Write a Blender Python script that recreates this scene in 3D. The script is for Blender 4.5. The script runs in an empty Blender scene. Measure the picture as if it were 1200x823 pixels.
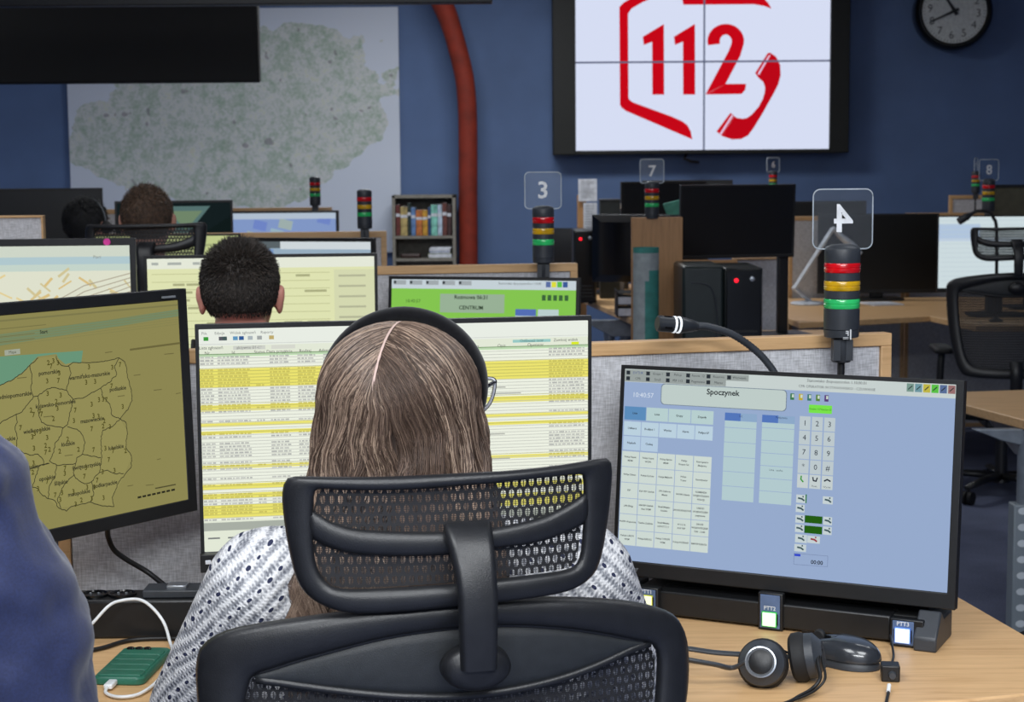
import bpy, bmesh, math, random
import numpy as np
from mathutils import Vector, Matrix, Euler
random.seed(7); RNG = np.random.default_rng(7)
SC = bpy.context.scene; COL = SC.collection
PI = math.pi; R = math.radians
# ---------------------------------------------------------------- camera
FPX = 2000.0
PITCH = math.atan(211.5/FPX); ROLL = R(0.45)
CAMP = Vector((0, 0, 1.44))
CAMR = (Matrix.Rotation(PI/2-PITCH, 4, 'X') @ Matrix.Rotation(-ROLL, 4, 'Z'))
def ray(px, py):
    return (CAMR.to_3x3() @ Vector(((px-600)/FPX, (411.5-py)/FPX, -1))).normalized()
def atY(px, py, Y):
    d = ray(px, py); return CAMP + d*((Y-CAMP.y)/d.y)
def atZ(px, py, Z):
    d = ray(px, py); return CAMP + d*((Z-CAMP.z)/d.z)
cd = bpy.data.cameras.new('camera'); cam = bpy.data.objects.new('camera', cd); COL.objects.link(cam)
cd.sensor_width = 36; cd.lens = FPX/1200*36; cd.clip_start = .05; cd.clip_end = 60
cam.matrix_world = Matrix.Translation(CAMP) @ CAMR
cd.dof.use_dof = True; cd.dof.focus_distance = 2.25; cd.dof.aperture_fstop = 15
SC.camera = cam
SC.view_settings.view_transform = 'Standard'; SC.view_settings.look = 'None'
SC.view_settings.gamma = 1; SC.view_settings.exposure = 0; SC.view_settings.use_curve_mapping = False
# ---------------------------------------------------------------- colours and materials
def lin(c):
    return tuple(((x/255)/12.92 if x/255 <= .04045 else ((x/255+.055)/1.055)**2.4) for x in c[:3])
def new_mat(name):
    m = bpy.data.materials.new(name); m.use_nodes = True
    nt = m.node_tree; b = nt.nodes['Principled BSDF']
    return m, nt, b
class X:
    """small math-node helper"""
    def __init__(s, nt): s.nt = nt
    def m(s, op, a, b=None, c=None):
        n = s.nt.nodes.new('ShaderNodeMath'); n.operation = op
        for i, v in enumerate((a, b, c)):
            if v is None: continue
            if isinstance(v, (int, float)): n.inputs[i].default_value = v
            else: s.nt.links.new(v, n.inputs[i])
        return n.outputs[0]
    def coord(s, kind='Object'):
        return s.nt.nodes.new('ShaderNodeTexCoord').outputs[kind]
    def sep(s, v):
        n = s.nt.nodes.new('ShaderNodeSeparateXYZ'); s.nt.links.new(v, n.inputs[0]); return n.outputs
    def noise(s, vec, scale, detail=2, stretch=(1, 1, 1), rough=.5):
        mp = s.nt.nodes.new('ShaderNodeMapping'); mp.inputs['Scale'].default_value = stretch
        s.nt.links.new(vec, mp.inputs[0])
        n = s.nt.nodes.new('ShaderNodeTexNoise'); n.inputs['Scale'].default_value = scale
        n.inputs['Detail'].default_value = detail; n.inputs['Roughness'].default_value = rough
        s.nt.links.new(mp.outputs[0], n.inputs['Vector']); return n.outputs['Fac']
    def ramp(s, f, stops, const=False):
        n = s.nt.nodes.new('ShaderNodeValToRGB'); s.nt.links.new(f, n.inputs[0])
        cr = n.color_ramp
        if const: cr.interpolation = 'CONSTANT'
        while len(cr.elements) < len(stops): cr.elements.new(.5)
        for e, (p, c) in zip(cr.elements, stops): e.position = p; e.color = (*lin(c), 1)
        return n.outputs[0]
    def mix(s, f, a, b):
        n = s.nt.nodes.new('ShaderNodeMix'); n.data_type = 'RGBA'
        if isinstance(f, (int, float)): n.inputs[0].default_value = f
        else: s.nt.links.new(f, n.inputs[0])
        for i, v in ((6, a), (7, b)):
            if isinstance(v, tuple): n.inputs[i].default_value = (*lin(v), 1)
            else: s.nt.links.new(v, n.inputs[i])
        return n.outputs[2]
    def bump(s, h, strength, dist, bsdf):
        n = s.nt.nodes.new('ShaderNodeBump'); n.inputs['Strength'].default_value = strength
        n.inputs['Distance'].default_value = dist
        s.nt.links.new(h, n.inputs['Height']); s.nt.links.new(n.outputs[0], bsdf.inputs['Normal'])
MATS = {}
def plain(name, rgb, rough=.5, metal=0, var=.08, scale=30, bump=0, spec=.5, coat=0, sheen=0):
    if name in MATS: return MATS[name]
    m, nt, b = new_mat(name); x = X(nt)
    n = x.noise(x.coord(), scale, 3)
    lo = tuple(max(0, c*(1-var)) for c in rgb); hi = tuple(min(255, c*(1+var)) for c in rgb)
    nt.links.new(x.ramp(n, [(.3, lo), (.7, hi)]), b.inputs['Base Color'])
    b.inputs['Roughness'].default_value = rough; b.inputs['Metallic'].default_value = metal
    b.inputs['Specular IOR Level'].default_value = spec
    b.inputs['Coat Weight'].default_value = coat
    b.inputs['Sheen Weight'].default_value = sheen
    if bump: x.bump(x.noise(x.coord(), scale*12, 2), bump, .001, b)
    MATS[name] = m; return m
def wood_mat(name, a, c, axis=0, rough=.45):
    m, nt, b = new_mat(name); x = X(nt)
    st = [14, 14, 14]; st[axis] = .9
    n = x.noise(x.coord(), 6, 5, tuple(st), .6)
    n2 = x.noise(x.coord(), 22, 3, tuple(st), .6)
    f = x.m('ADD', x.m('MULTIPLY', n, .7), x.m('MULTIPLY', n2, .3))
    nt.links.new(x.ramp(f, [(.3, c), (.5, a), (.72, tuple(min(255, v*1.05) for v in a))]), b.inputs['Base Color'])
    b.inputs['Roughness'].default_value = rough
    MATS[name] = m; return m
def cloth_mat(name, rgb, var=.2, scale=350, rough=.9, stretch=(1, 1, .25), rgb2=None):
    m, nt, b = new_mat(name); x = X(nt)
    n = x.m('ADD', x.m('MULTIPLY', x.noise(x.coord(), scale, 2, stretch), .5), x.m('MULTIPLY', x.noise(x.coord(), scale, 2, (stretch[2], 1, stretch[0])), .5))
    lo = tuple(c*(1-var) for c in rgb); hi = tuple(min(255, c*(1+var)) for c in (rgb2 or rgb))
    nt.links.new(x.ramp(n, [(.36, lo), (.64, hi)]), b.inputs['Base Color'])
    b.inputs['Roughness'].default_value = rough; b.inputs['Specular IOR Level'].default_value = .15
    x.bump(n, .4, .001, b); MATS[name] = m; return m
def attr_mat(name, emit=False, rough=.5, strength=1, sheen=0, spec=.5):
    m, nt, b = new_mat(name)
    a = nt.nodes.new('ShaderNodeVertexColor'); a.layer_name = 'Col'
    if emit:
        e = nt.nodes.new('ShaderNodeEmission'); e.inputs[1].default_value = strength
        nt.links.new(a.outputs[0], e.inputs[0]); nt.nodes.remove(b)
        nt.links.new(e.outputs[0], nt.nodes['Material Output'].inputs[0])
        m.cycles.emission_sampling = 'NONE'
    else:
        x = X(nt); n = x.noise(x.coord(), 60, 2)
        mx = nt.nodes.new('ShaderNodeMix'); mx.data_type = 'RGBA'; mx.blend_type = 'MULTIPLY'; mx.inputs[0].default_value = .35
        nt.links.new(a.outputs[0], mx.inputs[6]); nt.links.new(x.ramp(n, [(.3, (170, 170, 170)), (.7, (255, 255, 255))]), mx.inputs[7])
        nt.links.new(mx.outputs[2], b.inputs['Base Color']); b.inputs['Roughness'].default_value = rough
        b.inputs['Specular IOR Level'].default_value = spec
    MATS[name] = m; return m
BLACK = plain('black_plastic', (21, 22, 24), .42, bump=.15, scale=60)
CHAIRP = plain('chair_plastic', (27, 28, 31), .38, bump=.25, scale=70)
GLOSS = plain('glossy_black', (14, 15, 17), .18, scale=20)
DKGREY = plain('dark_grey_plastic', (52, 56, 62), .45, bump=.15)
GREYM = plain('grey_metal', (120, 128, 138), .4, .3)
SILVER = plain('silver_metal', (170, 175, 182), .3, .8)
WHITEP = plain('white_plastic', (225, 228, 232), .35)
PAPER = plain('paper', (205, 208, 215), .8)
WOODX = wood_mat('beech_top', (212, 172, 124), (190, 148, 100), 0)
WOODZ = wood_mat('beech_upright', (205, 160, 112), (184, 138, 90), 0)
WOODD = wood_mat('oak_board', (176, 130, 84), (150, 108, 66), 2)
FABRIC = cloth_mat('divider_fabric', (196, 197, 201), .12, 420, stretch=(1, 1, .12))
SKIN = plain('skin', (205, 150, 130), .5, var=.05, spec=.35)
VELVET = plain('black_velvet', (12, 12, 15), .95, var=.3, scale=200, sheen=.25, spec=.1)
SCREEN = attr_mat('screen_light', emit=True)
BOOKM = attr_mat('book_cover', rough=.6)
HAIRM = attr_mat('hair_strands', rough=.42, spec=.4)
RUBBER = plain('rubber', (18, 18, 20), .7)
CABLEW = plain('white_cable', (225, 228, 230), .45)
CABLEB = plain('black_cable', (16, 16, 18), .5)
RED = plain('red_lens', (205, 14, 24), .2, coat=.5, var=.12)
YEL = plain('yellow_lens', (205, 160, 22), .2, coat=.5, var=.12)
GRN = plain('green_lens', (52, 196, 108), .2, coat=.5, var=.12)
def emis(name, rgb, s=1):
    m, nt, b = new_mat(name); b.inputs['Base Color'].default_value = (*lin(rgb), 1)
    b.inputs['Emission Color'].default_value = (*lin(rgb), 1); b.inputs['Emission Strength'].default_value = s
    m.cycles.emission_sampling = 'NONE'; return m
def acrylic_mat():
    m, nt, b = new_mat('clear_acrylic'); nt.nodes.remove(b)
    t = nt.nodes.new('ShaderNodeBsdfTransparent'); t.inputs[0].default_value = (.93, .95, .96, 1)
    g = nt.nodes.new('ShaderNodeBsdfGlossy'); g.inputs['Roughness'].default_value = .05
    d = nt.nodes.new('ShaderNodeBsdfDiffuse'); d.inputs[0].default_value = (.7, .75, .8, 1)
    mx = nt.nodes.new('ShaderNodeMixShader'); mx.inputs[0].default_value = .035
    nt.links.new(t.outputs[0], mx.inputs[1]); nt.links.new(g.outputs[0], mx.inputs[2])
    m2 = nt.nodes.new('ShaderNodeMixShader'); m2.inputs[0].default_value = .012
    nt.links.new(mx.outputs[0], m2.inputs[1]); nt.links.new(d.outputs[0], m2.inputs[2])
    nt.links.new(m2.outputs[0], nt.nodes['Material Output'].inputs[0]); return m
ACRYL = acrylic_mat()
EDGE = plain('acrylic_edge', (190, 198, 205), .3)
def mesh_mat():
    m, nt, b = new_mat('perforated_mesh'); x = X(nt)
    o = x.sep(x.coord()); u, w = o[0], o[2]
    v = x.m('DIVIDE', w, .0105); row = x.m('FLOOR', v)
    off = x.m('MULTIPLY', x.m('MODULO', x.m('ADD', row, 1000), 2), .5)
    fu = x.m('SUBTRACT', x.m('FRACT', x.m('ADD', x.m('DIVIDE', u, .0088), x.m('ADD', off, 100))), .5)
    fv = x.m('SUBTRACT', x.m('FRACT', x.m('ADD', v, 1000)), .5)
    d = x.m('ADD', x.m('POWER', x.m('ABSOLUTE', x.m('DIVIDE', fu, .31)), 2), x.m('POWER', x.m('ABSOLUTE', x.m('DIVIDE', fv, .42)), 2))
    hole = x.m('LESS_THAN', d, 1)
    th = x.m('GREATER_THAN', x.m('FRACT', x.m('ADD', x.m('DIVIDE', w, .0021), 1000)), .33)
    core = x.m('GREATER_THAN', x.m('ABSOLUTE', fu), .055)
    hole = x.m('MULTIPLY', hole, x.m('MULTIPLY', th, core))
    nt.links.new(x.m('SUBTRACT', 1, hole), b.inputs['Alpha'])
    b.inputs['Base Color'].default_value = (.012, .012, .014, 1); b.inputs['Roughness'].default_value = .6
    return m
MESHM = mesh_mat()
# ---------------------------------------------------------------- mesh builder
class MB:
    def __init__(s): s.v = []; s.f = []; s.m = []; s.T = Matrix.Identity(4)
    def add(s, vs, fs, mat=0):
        k = len(s.v); s.v += [tuple(s.T @ Vector(p)) for p in vs]
        s.f += [tuple(i+k for i in f) for f in fs]; s.m += [mat]*len(fs); return s
    def box(s, x0, x1, y0, y1, z0, z1, mat=0):
        v = [(x, y, z) for z in (z0, z1) for y in (y0, y1) for x in (x0, x1)]
        return s.add(v, [(0, 2, 3, 1), (4, 5, 7, 6), (0, 1, 5, 4), (2, 6, 7, 3), (0, 4, 6, 2), (1, 3, 7, 5)], mat)
    def loft(s, rings, mat=0, cap=True, close=True):
        n = len(rings[0]); vs = [p for r in rings for p in r]; fs = []
        for i in range(len(rings)-1):
            for j in range(n if close else n-1):
                a = i*n+j; b = i*n+(j+1) % n; fs.append((a, b, b+n, a+n))
        if cap: fs.append(tuple(range(n-1, -1, -1))); fs.append(tuple((len(rings)-1)*n+j for j in range(n)))
        return s.add(vs, fs, mat)
    def tube(s, pts, r, n=10, mat=0, flat=1.0):
        pts = [Vector(p) for p in pts]; rs = r if isinstance(r, (list, tuple)) else [r]*len(pts)
        rings = []; up = None
        for i, p in enumerate(pts):
            t = (pts[min(i+1, len(pts)-1)]-pts[max(i-1, 0)]).normalized()
            if up is None:
                up = Vector((0, 0, 1)) if abs(t.z) < .9 else Vector((0, 1, 0))
            a = t.cross(up).normalized(); b = a.cross(t).normalized(); up = b
            rings.append([p+(a*math.cos(2*PI*k/n)+b*math.sin(2*PI*k/n)*flat)*rs[i] for k in range(n)])
        return s.loft(rings, mat)
    def lathe(s, prof, n=28, c=(0, 0, 0), mat=0, axis='Z', cap=True):
        rings = []
        for r, z in prof:
            ring = []
            for k in range(n):
                a = 2*PI*k/n; x, y = r*math.cos(a), r*math.sin(a)
                q = (x, y, z) if axis == 'Z' else ((x, -z, y) if axis == 'Y' else (z, x, y))
                ring.append((q[0]+c[0], q[1]+c[1], q[2]+c[2]))
            rings.append(ring)
        return s.loft(rings, mat, cap)
    def prism(s, poly, z0, z1, plane='XY', mat=0):
        n = len(poly)
        def q(p, h): return (p[0], p[1], h) if plane == 'XY' else ((p[0], h, p[1]) if plane == 'XZ' else (h, p[0], p[1]))
        vs = [q(p, z0) for p in poly]+[q(p, z1) for p in poly]
        fs = [tuple(range(n-1, -1, -1)), tuple(range(n, 2*n))]+[(i, (i+1) % n, (i+1) % n+n, i+n) for i in range(n)]
        return s.add(vs, fs, mat)
    def ball(s, c, r, rot=None, n=20, m=12, mat=0):
        r = r if isinstance(r, (tuple, list)) else (r, r, r); M = rot or Matrix.Identity(3); c = Vector(c)
        vs = [c+M@Vector((0, 0, r[2]))]
        for i in range(1, m):
            t = PI*i/m
            for k in range(n):
                a = 2*PI*k/n; vs.append(c+M@Vector((r[0]*math.sin(t)*math.cos(a), r[1]*math.sin(t)*math.sin(a), r[2]*math.cos(t))))
        vs.append(c+M@Vector((0, 0, -r[2]))); fs = [(0, 1+k, 1+(k+1) % n) for k in range(n)]
        for i in range(m-2):
            for k in range(n):
                a = 1+i*n+k; b = 1+i*n+(k+1) % n; fs.append((a, a+n, b+n, b))
        L = len(vs)-1; fs += [(L, 1+(m-2)*n+(k+1) % n, 1+(m-2)*n+k) for k in range(n)]
        return s.add(vs, fs, mat)
    def caps(s, p0, r0, p1, r1, n=14, fl=1.0, fd=None):
        """tapered capsule; fl squashes along fd"""
        p0 = Vector(p0); p1 = Vector(p1); t = (p1-p0); L = t.length or 1e-6; t = t/L
        a = Vector(fd) if fd else (Vector((0, 1, 0)) if abs(t.y) < .8 else Vector((1, 0, 0)))
        b = t.cross(a).normalized(); a = b.cross(t).normalized(); rings = []
        for q in (-80, -50, -20, 0): rings.append((p0+t*r0*math.sin(R(q)), r0*math.cos(R(q))))
        for q in (0, 20, 50, 80): rings.append((p1+t*r1*math.sin(R(q)), r1*math.cos(R(q))))
        return s.loft([[c+(b*math.cos(2*PI*k/n)+a*math.sin(2*PI*k/n)*fl)*rr for k in range(n)] for c, rr in rings])
    def mesh(s, name):
        me = bpy.data.meshes.new(name); me.from_pydata(s.v, [], s.f)
        me.polygons.foreach_set('material_index', s.m)
        bm = bmesh.new(); bm.from_mesh(me); bmesh.ops.recalc_face_normals(bm, faces=bm.faces); bm.to_mesh(me); bm.free()
        return me
    def build(s, name, mats, parent=None, smooth=False, bevel=0, seg=2, sub=0, angle=40):
        me = s.mesh(name); return finish(name, me, mats, parent, smooth, bevel, seg, sub, angle)
def finish(name, me, mats, parent=None, smooth=False, bevel=0, seg=2, sub=0, angle=40):
    for m in (mats if isinstance(mats, (list, tuple)) else [mats]): me.materials.append(m)
    o = bpy.data.objects.new(name, me); COL.objects.link(o)
    if parent: o.parent = parent
    if smooth or bevel or sub:
        me.polygons.foreach_set('use_smooth', [True]*len(me.polygons))
        if not sub and smooth != 'all': me.set_sharp_from_angle(angle=R(angle))
    if bevel:
        b = o.modifiers.new('bevel', 'BEVEL'); b.width = bevel; b.segments = seg; b.limit_method = 'ANGLE'; b.angle_limit = R(35)
    if sub:
        b = o.modifiers.new('sub', 'SUBSURF'); b.levels = b.render_levels = sub
    return o
def tag(o, label=None, cat=None, group=None, kind=None):
    if label: o['label'] = label
    if cat: o['category'] = cat
    if group: o['group'] = group
    if kind: o['kind'] = kind
    return o
def thing(name, label, cat, loc=(0, 0, 0), yaw=0, group=None):
    o = bpy.data.objects.new(name, None); COL.objects.link(o); o.empty_display_size = .1
    o.location = loc; o.rotation_euler = (0, 0, yaw); return tag(o, label, cat, group)
def copy_tree(o, parent=None, skip=()):
    c = o.copy(); COL.objects.link(c); c.parent = parent
    for ch in list(o.children):
        if ch.name.split('.')[0] not in skip: copy_tree(ch, c)
    return c
def smoothpath(pts, n=8, closed=False):
    """Catmull-Rom through the points"""
    P = [Vector(p) for p in pts]; out = []; L = len(P)
    rng = range(L if closed else L-1)
    for i in rng:
        if closed: a, b, c, d = P[(i-1) % L], P[i], P[(i+1) % L], P[(i+2) % L]
        else: a, b, c, d = P[max(i-1, 0)], P[i], P[i+1], P[min(i+2, L-1)]
        for k in range(n):
            t = k/n; out.append(.5*((2*b)+(c-a)*t+(2*a-5*b+4*c-d)*t*t+(3*b-a-3*c+d)*t**3))
    if not closed: out.append(P[-1])
    return out
# ---------------------------------------------------------------- flat artwork (screens, prints): coloured faces in thin layers
FONTC = {}
def glyphs(txt, bold=False):
    """triangulated text mesh, height about 1, centred"""
    if (txt, bold) in FONTC: return FONTC[(txt, bold)]
    c = bpy.data.curves.new('t', 'FONT'); c.body = txt; c.size = 1; c.align_x = 'CENTER'; c.align_y = 'CENTER'; c.resolution_u = 2
    if bold: c.offset = .02
    o = bpy.data.objects.new('t', c); COL.objects.link(o)
    dg = bpy.context.evaluated_depsgraph_get(); me = bpy.data.meshes.new_from_object(o.evaluated_get(dg))
    vs = [(v.co.x, v.co.y) for v in me.vertices]; fs = [tuple(p.vertices) for p in me.polygons]
    bpy.data.objects.remove(o); bpy.data.meshes.remove(me); bpy.data.curves.remove(c)
    FONTC[(txt, bold)] = (vs, fs); return vs, fs
def homography(src):
    """4 photo corners TL TR BR BL -> unit square (v down)"""
    A = []; B = []
    for (x, y), (u, v) in zip(src, ((0, 0), (1, 0), (1, 1), (0, 1))):
        A.append([x, y, 1, 0, 0, 0, -u*x, -u*y]); B.append(u); A.append([0, 0, 0, x, y, 1, -v*x, -v*y]); B.append(v)
    h = np.linalg.solve(np.array(A, float), np.array(B, float)); H = np.append(h, 1).reshape(3, 3)
    def f(x, y):
        q = H @ np.array([x, y, 1.0]); return (q[0]/q[2], q[1]/q[2])
    return f
class Art:
    """artwork on a W x H metre face; px() maps measured picture points to face units (0..1, v down)"""
    def __init__(s, W, H, px=None): s.W, s.H, s.px = W, H, px or (lambda a, b: (a, b)); s.v = []; s.f = []; s.c = []; s.l = 0
    def P(s, u, v, l): return ((u-.5)*s.W, -l*.00012, (.5-v)*s.H)
    def poly(s, uv, col, l=1):
        k = len(s.v); s.v += [s.P(u, v, l) for u, v in uv]; s.f.append(tuple(range(k, k+len(uv)))); s.c.append(lin(col)); return s
    def rect(s, u0, v0, u1, v1, col, l=1): return s.poly([(u0, v1), (u1, v1), (u1, v0), (u0, v0)], col, l)
    def prect(s, x0, y0, x1, y1, col, l=1):
        a = s.px(x0, y0); b = s.px(x1, y1); return s.rect(min(a[0], b[0]), min(a[1], b[1]), max(a[0], b[0]), max(a[1], b[1]), col, l)
    def ppoly(s, pts, col, l=1): return s.poly([s.px(*p) for p in pts], col, l)
    def line(s, uv, w, col, l=2):
        for (a, b), (c, d) in zip(uv[:-1], uv[1:]):
            dx, dy = (c-a)*s.W, (d-b)*s.H; L = math.hypot(dx, dy) or 1e-9; nx, ny = -dy/L*w/2/s.W, dx/L*w/2/s.H
            ex, ey = dx/L*w*.3/s.W, dy/L*w*.3/s.H
            s.poly([(a+nx-ex, b+ny-ey), (c+nx+ex, d+ny+ey), (c-nx+ex, d-ny+ey), (a-nx-ex, b-ny-ey)], col, l)
        return s
    def text(s, t, u, v, h, col, l=3, bold=False, mirror=False, sx=1):
        vs, fs = glyphs(t, bold); k = len(s.v); o = s.P(u, v, l)
        for x, y in vs: s.v.append((o[0]+(-x if mirror else x)*h*sx, o[1], o[2]+y*h))
        for f in fs: s.f.append(tuple(i+k for i in f)); s.c.append(lin(col))
        return s
    def clip(s):
        for i, (x, y, z) in enumerate(s.v):
            s.v[i] = (max(-s.W/2, min(s.W/2, x)), y, max(-s.H/2, min(s.H/2, z)))
    def build(s, name, mat, parent=None, T=None):
        s.clip()
        me = bpy.data.meshes.new(name); vs = [tuple(T @ Vector(p)) for p in s.v] if T else s.v
        me.from_pydata(vs, [], s.f); a = me.color_attributes.new('Col', 'FLOAT_COLOR', 'CORNER')
        cols = []
        for p, c in zip(me.polygons, s.c): cols += [c[0], c[1], c[2], 1]*p.loop_total
        a.data.foreach_set('color', cols); me.materials.append(mat)
        o = bpy.data.objects.new(name, me); COL.objects.link(o)
        if parent: o.parent = parent
        return o
# ================================================================ the room
YW = 11.5; XL, XR, YB, ZC = -5.2, 6.2, -3.2, 3.05
def paint(name, rgb):
    m, nt, b = new_mat(name); x = X(nt)
    nt.links.new(x.ramp(x.noise(x.coord(), 3, 4), [(.3, tuple(c*.95 for c in rgb)), (.7, tuple(c*1.04 for c in rgb))]), b.inputs['Base Color'])
    b.inputs['Roughness'].default_value = .75; x.bump(x.noise(x.coord(), 220, 2), .15, .002, b); return m
BLUEW = paint('blue_wall_paint', (92, 116, 158)); GREYW = paint('pale_wall_paint', (150, 155, 165)); CEILM = paint('ceiling_paint', (200, 202, 205))
def carpet():
    m, nt, b = new_mat('carpet'); x = X(nt)
    f = x.m('ADD', x.m('MULTIPLY', x.noise(x.coord(), 160, 3), .6), x.m('MULTIPLY', x.noise(x.coord(), 5, 2), .4))
    nt.links.new(x.ramp(f, [(.3, (74, 82, 106)), (.7, (112, 120, 148))]), b.inputs['Base Color'])
    b.inputs['Roughness'].default_value = .95; x.bump(x.noise(x.coord(), 400, 2), .5, .003, b); return m
def struct(name, mb, mat):
    o = mb.build(name, mat); tag(o, kind='structure'); return o
struct('floor', MB().box(XL, XR, YB, YW, -.1, 0), carpet())
struct('ceiling', MB().box(XL, XR, YB, YW, ZC, ZC+.1), CEILM)
struct('wall_back', MB().box(XL, XR, YW, YW+.12, 0, ZC), BLUEW)
struct('wall_left', MB().box(XL-.12, XL, YB, YW, 0, ZC), BLUEW)
struct('wall_right', MB().box(XR, XR+.12, YB, YW, 0, ZC), BLUEW)
struct('wall_front', MB().box(XL, XR, YB-.12, YB, 0, ZC), GREYW)
struct('baseboard_back', MB().box(XL, XR, YW-.015, YW, 0, .09), GREYM)
# ---- curved red-brown pipe in front of the wall
pts = [atY(470, -70, 11.25), atY(500, -30, 11.25), atY(519, 6, 11.25), atY(529, 32, 11.25), atY(537, 60, 11.25), atY(544, 90, 11.25), atY(547.5, 125, 11.25), atY(548.5, 170, 11.25), atY(548.5, 230, 11.25), atY(549, 300, 11.25), atY(549, 455, 11.25)]
pts[-1].z = 0; PIPEM = plain('red_brown_enamel', (132, 42, 24), .75, var=.12, scale=8)
mb = MB(); sp = smoothpath(pts, 6); mb.tube(sp, [.078-.016*min(1, i/20) for i in range(len(sp))], 16)
col = mb.build('curved_pipe', PIPEM, smooth=True)
tag(col, 'red-brown curved pipe rising along the blue wall left of the large display', 'pipe')
# ---- big display (four panels in a black frame)
tvp = homography([(674.5, -31), (972, -31), (970.5, 173.5), (673.5, 176)])
TY = 11.33
a = atY(674, -31, TY); b = atY(971.2, 174.5, TY); TW, TH = b.x-a.x, a.z-b.z; tc = (a+b)/2
tv = thing('display_board', 'huge black-framed display of four panels showing red 112 emblem on white', 'display', (tc.x, TY, tc.z))
mb = MB(); L = (atY(647, 0, TY).x-tc.x); Rr = atY(996, 0, TY).x-tc.x; Bz = atY(820, 180.5, TY).z-tc.z; Tz = TH/2+.17
for q in ((L, -TW/2, Bz, Tz), (TW/2, Rr, Bz, Tz), (-TW/2, TW/2, Bz, -TH/2), (-TW/2, TW/2, TH/2, Tz)): mb.box(q[0], q[1], -.03, .1, q[2], q[3])
mb.box(L, Rr, .1, .14, Bz, Tz); mb.build('frame', plain('display_frame', (22, 24, 22), .6), tv, bevel=.006)
ar = Art(TW, TH, tvp); ar.rect(0, 0, 1, 1, (214, 221, 243), 1)
RD = (196, 8, 24); RD2 = (205, 12, 30)
def c4(x, y): return (600+x/3.74, y/3.74)
def P4(pts, col=RD, l=3): ar.ppoly([c4(*p) for p in pts], col, l)
# country outline ribbon, lower left, left and upper pieces
P4([(472, 30), (510, 60), (510, 425), (472, 455)])
P4([(472, 455), (510, 425), (514, 434), (478, 468)]); P4([(478, 468), (514, 434), (528, 445), (498, 483)])
P4([(498, 483), (528, 445), (700, 508), (745, 528), (790, 608)])
P4([(745, 528), (768, 545), (783, 572), (790, 608)]); 
P4([(472, 30), (490, 12), (560, -28), (640, -60), (700, -72), (715, -38), (650, -22), (570, 12), (525, 38), (510, 60)])
P4([(752, 22), (742, -30), (765, -38), (1060, -38), (1060, 22)]); P4([(1060, -38), (1100, -5), (1120, 15), (1136, 42), (1105, 30), (1060, 22)])
one = [(667, 105), (667, 412), (615, 412), (615, 182), (578, 196), (574, 160)]
P4([(667, 105), (615, 182), (578, 196), (574, 160)]); P4([(667, 105), (667, 412), (615, 412), (615, 182)])
P4([(803, 105), (750, 182), (715, 196), (711, 160)]); P4([(803, 105), (803, 412), (750, 412), (750, 182)])
arc = lambda cx, cy, rx, ry, a0, a1, n: [(cx+rx*math.cos(R(a0+(a1-a0)*k/n)), cy-ry*math.sin(R(a0+(a1-a0)*k/n))) for k in range(n+1)]
oo = arc(937, 180, 80, 74, 194, -22, 16); ii = arc(937, 182, 26, 30, 200, -22, 16)
for k in range(16): P4([oo[k], oo[k+1], ii[k+1], ii[k]])
P4([oo[-1], ii[-1], (848, 412), (935, 366)][0:1]+[(1004, 240), (936, 366), (850, 412), (944, 230)][0:] if False else [oo[-1], (1000, 245), (936, 366), (848, 412), (950, 222), ii[-1]])
P4([(850, 412), (936, 366), (1026, 366), (1022, 392), (1006, 410)])
# telephone handset
ho = [(1132, 232), (1155, 248), (1174, 285), (1176, 330), (1165, 370), (1150, 400)]; hi = [(1076, 335), (1085, 345), (1100, 358), (1108, 380), (1106, 405), (1098, 432)]
for k in range(5): P4([ho[k], ho[k+1], hi[k+1], hi[k]], (186, 8, 24))
lo = [(1150, 400), (1100, 490), (1060, 556), (1035, 590), (1005, 606), (965, 608), (922, 594)]; li = [(1098, 432), (1080, 466), (1050, 500), (1030, 514), (1010, 518), (985, 514), (972, 505)]
for k in range(6): P4([lo[k], lo[k+1], li[k+1], li[k]], (186, 8, 24))
P4([(1120, 232), (1132, 232), (1076, 335), (1065, 320)]); P4([(957, 492), (972, 503), (922, 594), (896, 573)])
P4([(1126, 240), (1131, 243), (1082, 328), (1076, 322)], (225, 200, 230), 4); P4([(963, 500), (969, 504), (917, 588), (910, 583)], (225, 200, 230), 4)
for p in ((0, .5, 1, .5), (.506, 0, .506, 1)): ar.line([(p[0], p[1]), (p[2], p[3])], .012, (92, 98, 124), 6)
ar.build('display_screen', SCREEN, tv)
mb = MB(); mb.tube([(0, .05, Bz), (-.02, -.0, Bz-.03), (.03, 0, Bz-.05), (.08, .02, Bz-.055)], .01, 6); mb.v = [(x-.1, y, z) for x, y, z in mb.v]
mb.build('cable_end', CABLEB, tv)
# ---- clock
CLY = 11.36; cc = atY(1118, 13, CLY); cr = 45*CLY/FPX
clk = thing('round_clock', 'round black-rimmed clock with white face on the blue wall', 'clock', cc, R(-2))
mb = MB(); mb.lathe([(cr*.8, -.01), (cr*.84, .012), (cr*.9, .03), (cr*.98, .012), (cr, -.02), (cr*.97, -.14), (cr*.6, -.14)], 48, axis='Y', cap=True); mb.build('rim', GLOSS, clk, smooth=True)
ar = Art(cr*2, cr*2); N = 48
ar.poly([(.5+.41*math.cos(2*PI*k/N), .5-.41*math.sin(2*PI*k/N)) for k in range(N)], (220, 226, 224), 1)
for h in range(1, 13):
    t = R(90-30*h-6); ar.text(str(h), .5+.31*math.cos(t), .5-.31*math.sin(t), .072, (60, 64, 66), 2)
for k in range(60):
    t = 2*PI*k/60; ar.line([(.5+.375*math.cos(t), .5-.375*math.sin(t)), (.5+.395*math.cos(t), .5-.395*math.sin(t))], .003, (70, 72, 74))
ob = ar.build('clock_face', BOOKM, clk, Matrix.Translation((0, -.012, 0)))
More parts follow.
